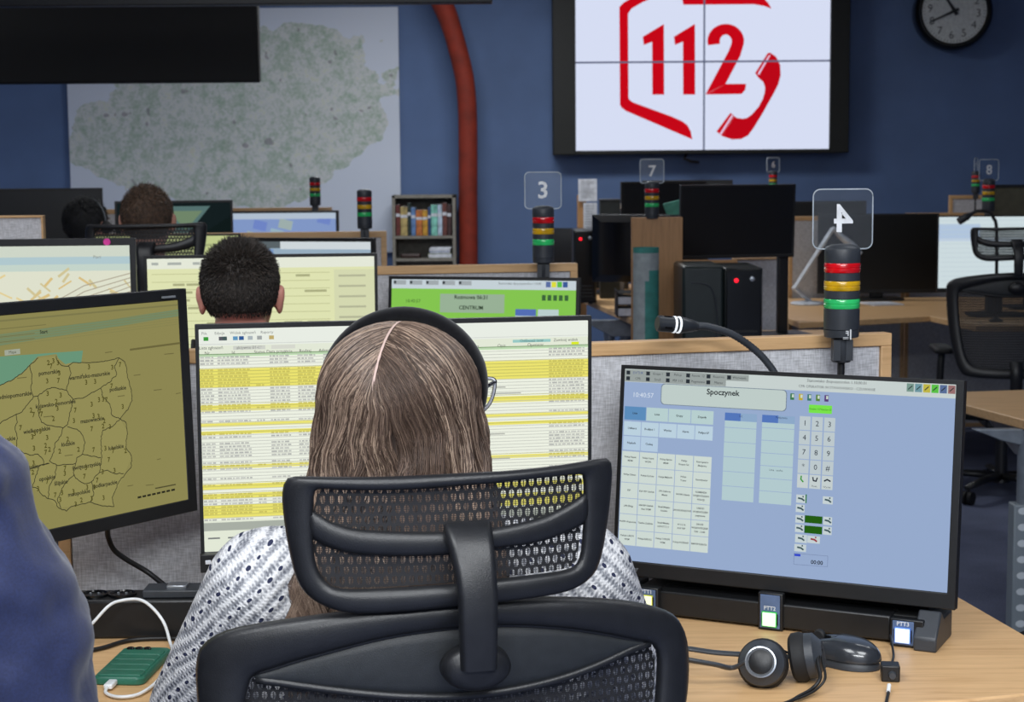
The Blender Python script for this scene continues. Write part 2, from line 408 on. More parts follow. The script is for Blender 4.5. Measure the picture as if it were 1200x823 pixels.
for nm, ang, ln, w in (('hour_hand', 90-30*10.67-6, .12, .013), ('minute_hand', 90-6*40-6, .17, .010)):
    mb = MB(); t = R(ang); d = Vector((math.cos(t), 0, math.sin(t))); n = Vector((-d.z, 0, d.x))
    mb.add([n*w-d*.03+Vector((0, -.018, 0)), d*ln+n*w*.4+Vector((0, -.018, 0)), d*ln-n*w*.4+Vector((0, -.018, 0)), -n*w-d*.03+Vector((0, -.018, 0)), n*w-d*.03+Vector((0, -.021, 0)), d*ln+n*w*.4+Vector((0, -.021, 0)), d*ln-n*w*.4+Vector((0, -.021, 0)), -n*w-d*.03+Vector((0, -.021, 0))],
           [(0, 1, 2, 3), (7, 6, 5, 4), (0, 4, 5, 1), (1, 5, 6, 2), (2, 6, 7, 3), (3, 7, 4, 0)]); mb.build(nm, plain('clock_hand', (40, 42, 44), .5), clk)
# ---- map poster
def map_mat():
    m, nt, b = new_mat('regional_map_print'); x = X(nt); o = x.sep(x.coord('Generated')); u, v = o[0], o[2]
    n1 = x.noise(x.coord(), 2.2, 5); n2 = x.noise(x.coord(), 14, 4, rough=.7); n3 = x.noise(x.coord(), 50, 3, rough=.7)
    d = x.m('SQRT', x.m('ADD', x.m('POWER', x.m('DIVIDE', x.m('SUBTRACT', x.m('ADD', u, x.m('MULTIPLY', x.m('SUBTRACT', v, .55), -.25)), .52), .5), 2), x.m('POWER', x.m('DIVIDE', x.m('SUBTRACT', v, .56), .40), 2)))
    mask = x.m('LESS_THAN', x.m('ADD', d, x.m('MULTIPLY', x.m('SUBTRACT', n1, .5), .75)), .91)
    land = x.ramp(x.m('ADD', x.m('MULTIPLY', n2, .6), x.m('MULTIPLY', n3, .4)), [(.36, (152, 178, 156)), (.47, (186, 198, 188)), (.55, (214, 216, 218)), (.62, (206, 214, 194)), (.7, (216, 204, 202))])
    spots = x.m('GREATER_THAN', x.noise(x.coord(), 9, 2), .69)
    land = x.mix(x.m('MULTIPLY', spots, .6), land, (120, 110, 120))
    nt.links.new(x.mix(x.m('MULTIPLY', mask, .95), (214, 222, 236), land), b.inputs['Base Color']); b.inputs['Roughness'].default_value = .6
    return m
MY = 11.46; tl = atY(74, -4, MY); tr = atY(467, 8, MY); br = atY(470, 296, MY); bl = atY(86, 292, MY)
mb = MB(); x0 = (tl.x+bl.x)/2; x1 = (tr.x+br.x)/2; z1 = tr.z; z0 = br.z
mb.box(x0, x1, MY, MY+.02, z0, z1); mp = mb.build('map_picture', map_mat(), bevel=.003); pass
tag(mp, 'large pale printed regional map hung on the blue wall', 'map')
# ---- black hanging screen and rail from the ceiling
HY = 8.6; p = atY(305, 96.5, HY); q = atY(290, 9, HY)
hs = thing('ceiling_screen', 'large black screen hanging from ceiling above the map, seen from behind', 'screen', (p.x-.75, HY, p.z))
mb = MB(); mb.box(-.75, .75, -.03, .04, 0, q.z-p.z+.22); mb.build('back_shell', plain('dead_black', (9, 10, 10), .7), hs, bevel=.01)
mb = MB(); mb.box(-.3, .3, .04, .08, .15, .5); mb.tube([(-.2, .06, .5), (-.2, .06, ZC-p.z)], .02, 10); mb.tube([(.2, .06, .5), (.2, .06, ZC-p.z)], .02, 10); mb.build('ceiling_bracket', BLACK, hs, bevel=.004)
HR = 7.2; p = atY(577, 4, HR); rl = thing('ceiling_rail', 'long thin black rail hanging from ceiling above the map', 'rail', (p.x-1.6, HR, p.z))
mb = MB(); mb.box(-1.6, 1.6, -.04, .04, 0, .12); mb.build('rail_bar', BLACK, rl, bevel=.004)
for x in (-1.3, 0, 1.3): mb = MB(); mb.tube([(x, 0, .12), (x, 0, ZC-p.z)], .012, 8); mb.build('rod', BLACK, rl)
# ================================================================ lights of the room
def area(x, y, sx, sy, w, col=(1, .97, .93), z=2.98):
    l = bpy.data.lights.new('ceiling_panel_light', 'AREA'); l.shape = 'RECTANGLE'; l.size = sx; l.size_y = sy; l.energy = w; l.color = col
    o = bpy.data.objects.new('ceiling_panel_light', l); COL.objects.link(o); o.location = (x, y, z); return o
COOL = (.95, .98, 1)
area(-.9, .7, 1.2, 1.2, 52, COOL); area(.9, .3, 1.2, 1.2, 55, COOL); area(0, -1.9, 2.6, .8, 230, COOL)
area(1.5, 3.4, 1.2, .6, 12, COOL); area(-1.8, 3.6, 1.2, .6, 14, COOL)
area(-.8, 6.2, 1.2, .6, 10, COOL); area(1.5, 7.0, 1.2, .6, 5, COOL)
area(-.2, 9.3, 1.6, .6, 55, COOL); area(-3.4, 8.6, 1.2, .6, 22, COOL); area(4.2, 8.6, 1.2, .6, 4, COOL)
wd = bpy.data.worlds.new('world'); SC.world = wd; wd.use_nodes = True
wd.node_tree.nodes['Background'].inputs[0].default_value = (.1, .12, .15, 1)
SC.cycles.use_denoising = True
SC.cycles.sample_clamp_indirect = 4
# ================================================================ monitors
DESK = .74
def monitor(name, label, base, yaw, W, H, zc, tilt=0, bz=(.012, .012, .012, .022), art=None, group=None, off=(0, 0, 0), depth=.035,
            mat=None, stand=True, screen_px=None, cat='monitor', basez=DESK, dark=(6, 8, 9), neck=True, rise=None):
    """base: point under the panel's centre; yaw about z, the screen faces -y; zc: height of the panel's centre"""
    mat = mat or BLACK
    t = thing(name, label, cat, (base[0], base[1], basez), yaw, group)
    T = Matrix.Translation((0, 0, zc-basez)) @ Matrix.Rotation(R(tilt), 4, 'X')
    l, r, tp, bt = bz; mb = MB(); mb.T = T; w, h = W/2, H/2
    fr = [(-w, 0, -h), (w, 0, -h), (w, 0, h), (-w, 0, h)]
    inn = [(-w+l, 0, -h+bt), (w-r, 0, -h+bt), (w-r, 0, h-tp), (-w+l, 0, h-tp)]
    rec = [(x, .0025, z) for x, y, z in inn]
    bk = [(x, depth*.45, z) for x, y, z in fr]; bk2 = [(x*.8, depth, z*.78) for x, y, z in fr]
    vs = rec+inn+fr+bk+bk2; fs = [(0, 1, 2, 3)]
    for k in range(4):
        for i in range(4): j = (i+1) % 4; fs.append((k*4+i, k*4+j, k*4+4+j, k*4+4+i))
    fs.append((19, 18, 17, 16)); mb.add(vs, fs); mb.build('panel_housing', mat, t, bevel=.0025)
    sw, sh = W-l-r, H-tp-bt
    S = T @ Matrix.Translation(((l-r)/2, .0022, (bt-tp)/2))
    if art: 
        ar = Art(sw, sh, screen_px(t, S, sw, sh) if callable(screen_px) else (homography(screen_px) if screen_px else None))
        art(ar); o = ar.build('screen', SCREEN, t, S)
    else:
        ar = Art(sw, sh); ar.rect(0, 0, 1, 1, dark, 1); o = ar.build('screen', plain('dark_screen', (8, 9, 10), .32, var=0), t, S)
    if stand:
        mb = MB(); nz = zc-basez
        mb.box(-.035, .035, depth*.8, depth+.025, .012, nz+.03); mb.build('stand_neck', mat, t, bevel=.006)
        mb = MB()
        if stand == 'round': mb.lathe([(.07, 0), (.07, .008), (.06, .014), (.02, .016)], 32, (0, depth+.01, 0))
        else: mb.prism([(-.12, -.07), (.12, -.07), (.135, -.03), (.12, .13), (-.12, .13), (-.135, -.03)], 0, .014); mb.build('stand_base', mat, t, bevel=.004)
    return t
def planepx(t, S, sw, sh):
    """measured picture point -> face units by intersecting the sight line with the screen plane"""
    M = Matrix.Translation(t.location) @ Matrix.Rotation(t.rotation_euler.z, 4, 'Z') @ S; Mi = M.inverted()
    def f(px, py):
        o = Mi @ CAMP; d = Mi.to_3x3() @ ray(px, py); s = -o.y/d.y; q = o+d*s
        return (q.x/sw+.5, .5-q.z/sh)
    return f
def fit(tlp, brp, trY, blY): pass
# ---------------- central monitor: yellow and white table
def table_art(a):
    a.rect(0, 0, 1, 1, (226, 232, 214), 1)
    a.rect(0, 0, 1, .075, (232, 237, 228), 2)
    a.rect(0, .112, 1, .86, (236, 240, 226), 2)
    y0, y1 = .118, .862; n = 52; rh = (y1-y0)/n
    def vy(y): return (y-386)/259
    yel = [(432, 454), (474, 481), (495, 499), (504, 508), (544, 548), (566, 572), (577, 583), (591, 606)]
    random.seed(3); a.rect(0, .112, 1, .124, (190, 226, 176), 3)
    for y, z in yel: a.rect(0, vy(y), 1, vy(z), (234, 226, 112), 3)
    cols = [(.002, .035, 6), (.045, .125, 4), (.14, .16, 2), (.175, .225, 4), (.245, .29, 3), (.31, .36, 4), (.895, .99, 4)]
    for i in range(n):
        v = y0+rh*i; ya = any(vy(y) <= v+rh/2 <= vy(z) for y, z in yel)
        a.line([(0, v), (1, v)], .0007, (176, 172, 96) if ya else (186, 188, 180), 5)
        if random.random() < .22: continue
        for j, (c0, c1, k) in enumerate(cols):
            if j == 2 and random.random() < .6: continue
            u = c0
            while u < c1-.004:
                wv = random.uniform(.005, .014); a.rect(u, v+rh*.28, min(c1, u+wv), v+rh*.78, (202, 193, 96) if ya else random.choice([(188, 190, 184), (196, 198, 192), (178, 180, 176)]), 6); u += wv+.0025
        if random.random() < .3 and not ya:
            u = random.choice([.62, .7, .74]); a.rect(u, v+rh*.3, u+random.uniform(.04, .12), v+rh*.7, (176, 178, 170), 6)
    for u0, u1 in ((0, .04), (.047, .13), (.175, .23), (.245, .295), (.31, .365)): a.rect(u0, y0, u1, vy(606), (214, 216, 206), 4) if False else None
    for k in range(1): a.rect(0, .868, 1, .905, (168, 174, 164), 3)
    for u, w, s in ((.01, .03, '-'), (.06, .05, ''), (.2, .07, ''), (.29, .05, '')): a.rect(u, .935, u+w, .942, (120, 124, 124), 3)
    for u, c in ((.012, (60, 150, 60)), (.05, (90, 90, 100)), (.058, (70, 90, 90)), (.085, (96, 150, 190)), (.1, (50, 90, 150)), (.122, (170, 180, 185)), (.145, (160, 165, 165)), (.175, (190, 170, 110))): a.rect(u, .035, u+.012, .052, c, 4)
    for t, u in (('Plik', .014), ('Edycja', .052), ('Widok zgłoszeń', .11), ('Raporty', .17)): a.text(t, u, .02, .0055, (120, 124, 124))
    a.text('Lista zgłoszeń', .03, .084, .006, (90, 94, 94)); a.rect(.085, .078, .165, .095, (205, 208, 200), 3); a.text('aktywne 01-07', .125, .086, .006, (80, 84, 84))
    a.rect(.18, .078, .24, .095, (214, 216, 206), 3)
    for t, u in (('Nr', .02), ('Id', .085), ('Status', .15), ('Data przyjęcia', .2), ('Rodzaj', .265), ('Adres zdarzenia', .335), ('Gmina', .62), ('Ulica', .7), ('Opis', .77), ('Operator', .86)): a.text(t, u, .107, .0062, (84, 88, 80), 6)
    a.rect(.80, .082, .90, .095, (150, 200, 196), 3); a.text('Odśwież listę', .85, .088, .006, (60, 90, 90)); a.text('Zamknij widok', .94, .088, .006, (80, 84, 84)); a.rect(.955, .098, .975, .11, (216, 232, 40), 5)
    a.line([(0, .068), (1, .068)], .0008, (196, 200, 196)); a.line([(0, .1125), (1, .1125)], .0012, (120, 150, 110), 6)
A = atY(228, 379, 2.38); B = atY(693, 371.5, 2.48); yaw = math.atan2(B.y-A.y, B.x-A.x); W = math.hypot(B.x-A.x, B.y-A.y)
C = atY(232.5, 668, 2.38); zt = (A.z+B.z)/2; zb = C.z
cm = monitor('computer_monitor', 'central monitor in front of the seated woman showing a yellow and white table', ((A.x+B.x)/2, (A.y+B.y)/2), yaw, W, zt-zb, (zt+zb)/2, 1, bz=(.005, .005, .0065, .024), art=table_art, screen_px=planepx, depth=.03)
mb = MB(); w = W/2; mb.box(-w-.001, -w+.028, -.012, .0, zb-DESK-.002, zb-DESK+.024); mb.box(-w+.006, -w+.014, -.0135, -.011, zb-DESK+.01, zb-DESK+.016, 1)
mb.build('corner_tab', [BLACK, PAPER], cm, bevel=.001)
# ---------------- left monitor: map of provinces on yellow ground
def L4(x, y): return (x/3.74, 380+y/3.74)
def map_art(a):
    a.rect(0, 0, 1, 1, (140, 134, 82), 1)
    a.rect(0, .02, 1, .028, (124, 120, 76), 2)
    a.ppoly([(-250, 405), (0, 392), (120, 376), (216, 362), (214, 370), (130, 384), (-250, 440)], (116, 134, 100), 2)
    sea = [(-300, 480), (-300, 410), (0, 418), (85, 412), (97, 411), (95, 425), (86, 430), (79, 429), (68, 420), (66, 415), (44, 418), (34, 428), (28, 435), (16, 444), (0, 452)]
    a.ppoly(sea, (104, 148, 120), 3)
    a.ppoly([L4(*p) for p in ((0, 268), (60, 240), (105, 205), (130, 180), (165, 148), (245, 140), (270, 180), (315, 168), (400, 168), (520, 148), (553, 190), (578, 335), (525, 415), (556, 470), (550, 540), (575, 580), (545, 660), (490, 760), (498, 800), (395, 780), (310, 800), (255, 805), (210, 765), (140, 715), (60, 690), (-300, 720), (-500, 600), (-500, 300))], (146, 140, 86), 4)
    def rough(pts, amp=2.6):
        out = [pts[0]]
        for p, q in zip(pts[:-1], pts[1:]):
            n = max(1, int(math.hypot(q[0]-p[0], q[1]-p[1])/9))
            for k in range(1, n+1): out.append((p[0]+(q[0]-p[0])*k/n+(random.uniform(-amp, amp) if k < n else 0), p[1]+(q[1]-p[1])*k/n+(random.uniform(-amp, amp) if k < n else 0)))
        return out
    random.seed(5); BL = (44, 44, 34)
    lines = [[(-500, 330), (-200, 300), (0, 268), (60, 240), (105, 205), (130, 180), (165, 148)], [(245, 140), (250, 160), (270, 182), (297, 184), (318, 168), (400, 168), (480, 158), (520, 148), (545, 165), (553, 190), (560, 240), (575, 290), (578, 335), (560, 375), (540, 395), (525, 415), (550, 430), (556, 470), (550, 540), (575, 580), (572, 630), (545, 660), (520, 690), (490, 760), (498, 800), (440, 795), (395, 780), (350, 790), (310, 800), (290, 820), (255, 805), (240, 775), (210, 765), (180, 745), (165, 722), (140, 715)],
             [(130, 180), (138, 230), (135, 290), (145, 318), (165, 315), (170, 345), (165, 380), (180, 430), (215, 445), (250, 450), (275, 455)], [(145, 318), (125, 345), (95, 385), (70, 395), (40, 410), (0, 435), (-80, 470)],
             [(70, 395), (75, 430), (65, 450), (75, 500), (70, 540), (95, 560), (130, 575), (165, 570), (185, 590), (190, 615), (215, 610)], [(165, 315), (190, 295), (225, 278), (260, 285), (290, 290), (320, 330), (310, 370), (295, 440), (275, 455)],
             [(290, 290), (300, 250), (310, 215), (300, 185)], [(320, 330), (360, 325), (400, 300), (440, 280), (480, 255), (510, 220), (500, 185), (520, 150)], [(440, 280), (450, 320), (480, 350), (490, 400), (525, 415)],
             [(275, 455), (265, 490), (240, 520), (235, 560), (215, 600), (250, 620), (300, 615), (330, 610), (335, 585), (360, 570), (372, 520), (355, 480), (335, 460), (295, 450)], [(360, 570), (400, 580), (440, 585)],
             [(525, 415), (490, 450), (450, 465), (440, 510), (445, 585), (435, 650)], [(330, 610), (320, 650), (330, 675), (370, 700), (400, 690), (435, 650), (470, 640), (500, 655), (540, 655)],
             [(215, 610), (170, 620), (150, 690), (140, 715)], [(245, 620), (240, 670), (215, 710), (210, 765)], [(325, 660), (300, 680), (270, 720), (250, 770), (265, 805)], [(400, 690), (410, 740), (395, 780)], [(190, 615), (110, 640), (120, 690), (100, 700), (60, 640), (0, 600)]]
    for ln in lines: a.line([a.px(*L4(*p)) for p in rough(ln)], .0011, BL, 6)
    for t, x, y in (('pomorskie', 213, 212), ('warmińsko-mazurskie', 392, 226), ('podlaskie', 515, 283), ('zachodniopomorskie', 45, 315), ('kujawsko-pomorskie', 243, 350), ('mazowieckie', 403, 420), ('wielkopolskie', 160, 465), ('lubuskie', 30, 505), ('łódzkie', 297, 525), ('lubelskie', 507, 540), ('świętokrzyskie', 377, 622), ('opolskie', 205, 675), ('śląskie', 265, 695), ('małopolskie', 345, 740), ('podkarpackie', 460, 702), ('dolnośląskie', 110, 632)):
        u, v = a.px(*L4(x, y)); a.text(t, u, v, .0085, BL, 7, bold=True)
    for x, y in ((210, 170), (222, 185), (232, 162), (252, 170), (258, 215), (205, 250), (254, 248), (388, 188), (490, 190), (524, 178), (376, 256), (415, 252), (487, 272), (207, 305), (264, 312), (245, 340), (250, 370), (134, 378), (145, 398), (172, 385), (180, 395), (232, 415), (400, 352), (328, 378), (322, 424), (432, 332), (450, 330), (464, 332), (536, 362), (88, 455), (150, 480), (175, 470), (140, 495), (205, 498), (147, 545), (198, 533), (198, 563), (215, 550), (295, 505), (260, 558), (342, 550), (408, 552), (400, 460), (408, 402), (430, 405), (455, 425), (450, 448), (480, 450), (460, 545), (548, 556), (494, 556), (475, 595), (84, 605), (110, 603), (145, 610), (142, 650), (165, 722), (205, 690), (283, 632), (282, 655), (240, 750), (262, 770), (270, 740), (330, 790), (355, 772), (380, 715), (400, 765), (412, 715), (424, 685), (448, 648), (500, 642), (452, 762), (368, 668), (375, 630), (320, 735)):
        u, v = a.px(*L4(x, y)); a.text(random.choice('372733'), u, v, .010, (74, 70, 26), 8, bold=True)
    for x, y, w in ((475, 123, 30), (740, 130, 40), (600, 223, 28), (690, 288, 34), (530, 315, 30), (780, 303, 20), (570, 708, 24), (655, 705, 34), (695, 592, 16), (300, 575, 34), (95, 235, 40), (210, 405, 40)): a.line([a.px(*L4(x-w/2, y+2)), a.px(*L4(x+w/2, y-2))], .0012, (104, 98, 60), 5)
    a.line([a.px(*L4(570, 112)), a.px(*L4(795, 82))], .003, (106, 100, 60), 5); a.line([a.px(*L4(680, 720)), a.px(*L4(768, 703))], .002, (80, 76, 48), 5)
    for k in range(8): a.line([a.px(*L4(604+k*21, 760-k*4.6)), a.px(*L4(616+k*21, 757.4-k*4.6))], .003, (40, 40, 30), 6)
    u, v = a.px(*L4(190, 34)); a.text('Start', u, v, .007, (40, 42, 34), 6, bold=True)
    for y, x1 in ((14, 200), (52, 150), (75, 150)): a.line([a.px(*L4(-300, y+38)), a.px(*L4(x1, y-12))], .0011, (116, 112, 70), 5)
    u, v = a.px(*L4(60, 122)); a.rect(u-.03, v-.012, u+.02, v+.012, (160, 166, 150), 5); a.text('Mapa', u-.005, v, .006, (70, 74, 60), 6)
    for k in range(6): a.line([a.px(*L4(-300, 132-k*11)), a.px(*L4(800, -2-k*11))], .0006, (128, 126, 80), 4)
A = atY(228, 338, 2.64); C = atY(222.5, 598, 2.64); D = Vector((-.588, -.81, 0)); W = .56; yawL = math.atan2(-D.y, -D.x)
zt, zb = A.z, C.z; hc = (A+C)/2+D*W/2
lm = monitor('computer_monitor', 'left monitor turned sideways showing a yellow map with black province borders', (hc.x, hc.y), yawL, W, zt-zb, (zt+zb)/2, -2.0, bz=(.017, .017, .017, .02), art=map_art, screen_px=planepx, depth=.05, stand='round')
mb = MB(); mb.lathe([(.001, .0015), (.0022, .001), (.0022, -.001)], 10, (W/2-.03, 0, zb-DESK+.009), axis='Y'); mb.build('power_light', emis('blue_led', (110, 120, 255), 1.5), lm)
mb = MB(); mb.box(W/2-.056, W/2-.03, -.002, .001, zt-DESK-.012, zt-DESK-.009); mb.build('brand_mark', plain('silver_print', (120, 124, 130), .4), lm)
# ---------------- right monitor: radio console
def console_art(a):
    a.rect(0, 0, 1, 1, (150, 170, 204), 1); px = a.px
    Q = lambda x0, y0, x1, y1, c, l=3: a.prect(x0, y0, x1, y1, c, l)
    def T(t, x, y, h=.0042, c=(40, 46, 56), b=False, l=8): u, v = px(x, y); a.text(t, u, v, h, c, l, bold=b)
    a.rect(0, 0, 1, .068, (198, 208, 206), 2)
    a.rect(0, .004, .395, .036, (152, 160, 158), 3); a.rect(0, .036, .325, .066, (152, 160, 158), 3)
    for k in range(6): a.rect(.006+k*.0645, .010, .018+k*.0645, .03, (44, 50, 56), 5)
    for k in range(5): a.rect(.006+k*.0645, .040, .018+k*.0645, .06, (44, 50, 56), 5)
    for k, t in enumerate(('DYŻUR', 'Grupa 1', 'Policja', 'Ratow. 12', 'Rezerwa', 'Wezwania')): a.text(t, .044+k*.0645, .02, .0052, (56, 80, 140) if k == 0 else (60, 66, 70), 5)
    for k, t in enumerate(('CPR', 'Straż', 'PSP 112', 'Pogotowie', 'Miasto')): a.text(t, .044+k*.0645, .05, .0052, (60, 66, 70), 5)
    a.text('Stanowisko dyspozytorskie 1.10.00.01', .66, .016, .006, (70, 76, 80)); a.text('CPR OPERATOR 04 STANOWISKO - CZUWANIE', .66, .046, .0055, (90, 96, 100))
    for k, c in enumerate(((120, 150, 140), (110, 150, 160), (190, 180, 70), (90, 190, 70), (90, 110, 150), (150, 110, 110))): a.rect(.862+k*.0232, .006, .882+k*.0232, .046, c, 4); a.line([(.867+k*.0232, .034), (.877+k*.0232, .018)], .0014, (40, 50, 50), 6)
    T('10:40:57', 751, 462, .0105, (214, 224, 236))
    u0, v0 = px(773, 449); u1, v1 = px(919, 482); r = .012; rv = r*a.W/a.H
    def rr(u0, v0, u1, v1, c, l):
        pts = []
        for cx, cy, a0 in ((u1-r, v0+rv, 0), (u0+r, v0+rv, 90), (u0+r, v1-rv, 180), (u1-r, v1-rv, 270)):
            for k in range(6): t = R(a0+(90 if 0 else 0)+k*18); pts.append((cx+r*math.cos(t), cy-rv*math.sin(t)))
        a.poly(pts, c, l)
    rr(u0-.002, v0-.003, u1+.002, v1+.003, (110, 124, 140), 3); rr(u0, v0, u1, v1, (190, 204, 200), 4)
    a.text('Spoczynek', (u0+u1)/2, v0+(v1-v0)*.27, .0125, (30, 34, 40), 6, bold=True)
    A1, A2 = (182, 206, 206), (198, 214, 208)
    def cells(u0, v0, u1, v1, nx, ny, col, texts=None, skip=0, h=.0045, gap=.0016, hdr=None):
        for j in range(ny):
            for i in range(nx):
                w, hh = (u1-u0)/nx, (v1-v0)/ny; x, y = u0+i*w, v0+j*hh
                a.rect(x+gap, y+gap*1.4, x+w-gap*.3, y+hh-gap*.4, hdr if (hdr and j == 0 and i == 0) else col, 4)
                if texts:
                    s = texts[(j*nx+i) % len(texts)].split('|')
                    for q, t in enumerate(s): a.text(t, x+w/2, y+hh/2+(q-(len(s)-1)/2)*.019, h, (46, 54, 60), 6, bold=True)
    U, V = px(729, 474); cells(U, V, U+.288, V+.072, 4, 1, A1, ['Lista', 'Linie', 'Grupy', 'Zespoły'], hdr=(92, 140, 186))
    cells(U, V+.078, U+.288, V+.153, 5, 1, (186, 208, 222), ['Odbierz', 'Rozłącz 1', 'Wycisz', 'Alarm', 'Połącz 07'])
    cells(U, V+.155, U+.115, V+.230, 2, 1, (180, 202, 222), ['Nasłuch', 'Czekaj'])
    g0 = V+.234; g1 = px(722, 636)[1]
    T35 = ['Policja Słupsk|MDM', 'Policja Sopot|WCPR', 'Policja Bytów|MDM', 'Policja|Pruszcz Gd.', 'Koordynator|Medyczny', 'Policja Gdynia', 'Policja Kartuzy', 'Policja Malbork', 'Policja|Tczew', 'Koordynator', 'PSP', 'KW PSP Gdańsk', 'LPR Dyżurny|Miasta', 'WOPR Gdynia', 'KOMENDA|WOJEWÓDZKA|POLICJI',
           'LPR Elbląg', 'KM PSP Gdańsk|dom WSM', 'Straż Miejska|Gdańsk', 'DROGI KRAJOWE', 'URZĄD|WOJEWÓDZKI|pogotowie', 'WOPR Wojewódz.', 'Telefon Zaufania', 'Straż Miejska|SOPOT 7.17', 'W S C R|KW PSP', 'DROGI|WOJEWÓDZKIE|7:00 - 15:00', 'Policja LUBLIN|WSM', 'Policja ELBLĄG', 'Policja TORUŃ|WSM', 'Policja POZNAŃ', 'KM PSP ELBLĄG']
    cells(U-.002, g0, U+.288, g1, 5, 6, (204, 216, 210), T35, h=.0046) if False else cells(U-.002, g0, U+.288, g1, 5, 6, (204, 216, 210), T35, h=.0037)
    u, v = px(847, 483); v2 = px(845, 586)[1]; cells(u, v, u+.1, v2, 1, 6, (178, 202, 206)); a.rect(u+.001, v, u+.1, v+.04, (84, 118, 186), 5); a.rect(u+.05, v, u+.1, v+.04, (140, 168, 200), 6); a.text('112', u+.05, v+.015, .0042, (30, 40, 70), 7)
    u, v = px(891, 486); v2 = px(888, 590)[1]; cells(u, v, u+.1, v2, 1, 7, (178, 202, 206)); a.rect(u+.001, v, u+.1, v+.038, (84, 118, 186), 5); a.rect(u+.05, v, u+.1, v+.038, (140, 168, 200), 6); a.text('Połączenia', u+.06, v+.01, .0042, (30, 40, 70), 7)
    a.text('Linia - wolna', u+.05, v+.03+(v2-v)*.55, .0042, (60, 70, 76), 7)
    for k, c in enumerate(((60, 120, 80), (190, 170, 50), (60, 120, 110), (90, 130, 60), (90, 60, 120))):
        u, v = px(927+k*10.2, 465+k*.6); a.rect(u-.006, v-.016, u+.006, v+.016, c, 4); a.rect(u-.001, v-.012, u+.005, v+.004, (200, 215, 200), 5)
    Q(947, 474.5, 974, 486, (120, 226, 74), 3); T('Gotów 1/7', 954, 480, .004, (30, 90, 30)); T('Gotów 07', 967.5, 481, .004, (30, 90, 30))
    u, v = px(936, 488); du, dv = .0365, .072; keys = ['1', '2', '3', '4', '5', '6', '7', '8', '9', '*', '0', '#']
    for k, t in enumerate(keys):
        x, y = u+(k % 3)*du, v+(k//3)*dv; a.rect(x, y, x+du-.004, y+dv-.004, (188, 200, 204), 4); a.text(t, x+du*.45, y+dv*.48, .0115, (40, 48, 60), 6)
    y = v+4*dv
    for k in range(3):
        x = u+k*du; a.rect(x, y, x+du-.004, y+.068, (196, 206, 206), 4)
    a.line([(u+.012, y+.01), (u+.011, y+.026), (u+.018, y+.038)], .0022, (60, 150, 60), 6)
    a.line([(u+du+.01, y+.012), (u+du+.012, y+.028), (u+du+.02, y+.03), (u+du+.023, y+.014)], .002, (40, 48, 60), 6); a.text('Powt.', u+du+.016, y+.056, .004, (60, 70, 80), 6)
    a.line([(u+2*du+.008, y+.026), (u+2*du+.016, y+.018), (u+2*du+.025, y+.025)], .0022, (40, 48, 60), 6); a.text('Wycisz', u+2*du+.016, y+.056, .004, (60, 70, 80), 6)
    def icon(x0, y0, x1, y1, c=(60, 84, 90)):
        Q(x0, y0, x1, y1, (196, 208, 210), 4); cx, cy = (x0+x1)/2, (y0+y1)/2; a.line([px(cx-3, cy-1), px(cx+1, cy), px(cx+3.5, cy+2)], .0026, c, 6); u, v = px(cx+2.5, cy-2.5); a.rect(u-.002, v-.004, u+.002, v+.004, c, 6)
    icon(931.5, 580.5, 942.5, 591); Q(942.5, 580.5, 943.5, 591, (50, 120, 70), 6); icon(963, 583, 974.5, 593); icon(931, 592, 941, 602)
    icon(930.5, 604.5, 940.5, 614.5); icon(930, 615.5, 940, 625.5); Q(941.5, 605, 962, 615.8, (36, 92, 20), 4); Q(941, 617, 961.6, 628, (36, 92, 20), 4)
    icon(963.5, 607, 973.5, 617.5); icon(963, 618.5, 973, 629); icon(930, 627, 943.5, 638); icon(944.5, 629, 959, 639, (150, 50, 60)); icon(929, 638.5, 942.5, 648.5)
    q = [(928.5, 649.5), (968.5, 653.5), (968, 666), (928, 662.5)]; a.line([px(*p) for p in q+q[:1]], .0007, (120, 136, 170), 4)
    Q(929, 650, 936, 653.5, (50, 70, 200), 5); T('00:00', 955.5, 661, .0085, (36, 40, 46), True)
A = atY(726, 427, 2.71); Cc = atY(1134, 447, 2.465)
Bl = atY(721.5, 672, 2.68); Br = atY(1114, 717, 2.43)
yawR = math.atan2(Cc.y-A.y, Cc.x-A.x); W = ((Cc-A).length+(Br-Bl).length)/2; H = ((A-Bl).length+(Cc-Br).length)/2; ctr = (A+Cc+Bl+Br)/4
tl_ = math.degrees(math.atan2(((A+Cc)/2-(Bl+Br)/2).dot(Vector((-math.sin(yawR), math.cos(yawR), 0))), (A+Cc).z/2-(Bl+Br).z/2))
print('right monitor', round(W, 3), round(H, 3), 'yaw', round(math.degrees(yawR), 1), 'tilt', round(tl_, 1), ctr)
rm = monitor('computer_monitor', 'right monitor with a blue radio console screen on the nearest desk', (ctr.x, ctr.y), yawR, W, H, ctr.z, -tl_, bz=(.006, .012, .006, .024), art=console_art,
             screen_px=[(729.6, 430.4), (1124, 452), (1111, 699.6), (720.6, 653.5)], depth=.045, stand=False)
Tm = Matrix.Translation((0, 0, ctr.z-DESK)) @ Matrix.Rotation(R(-tl_), 4, 'X')
ar = Art(.06, .012); ar.text('acer', .5, .5, .011, (104, 108, 114), 1, bold=True)
ar.build('brand_lettering', BOOKM, rm, Tm @ Matrix.Translation((-W/2+.035, -.0005, -H/2+.012)))
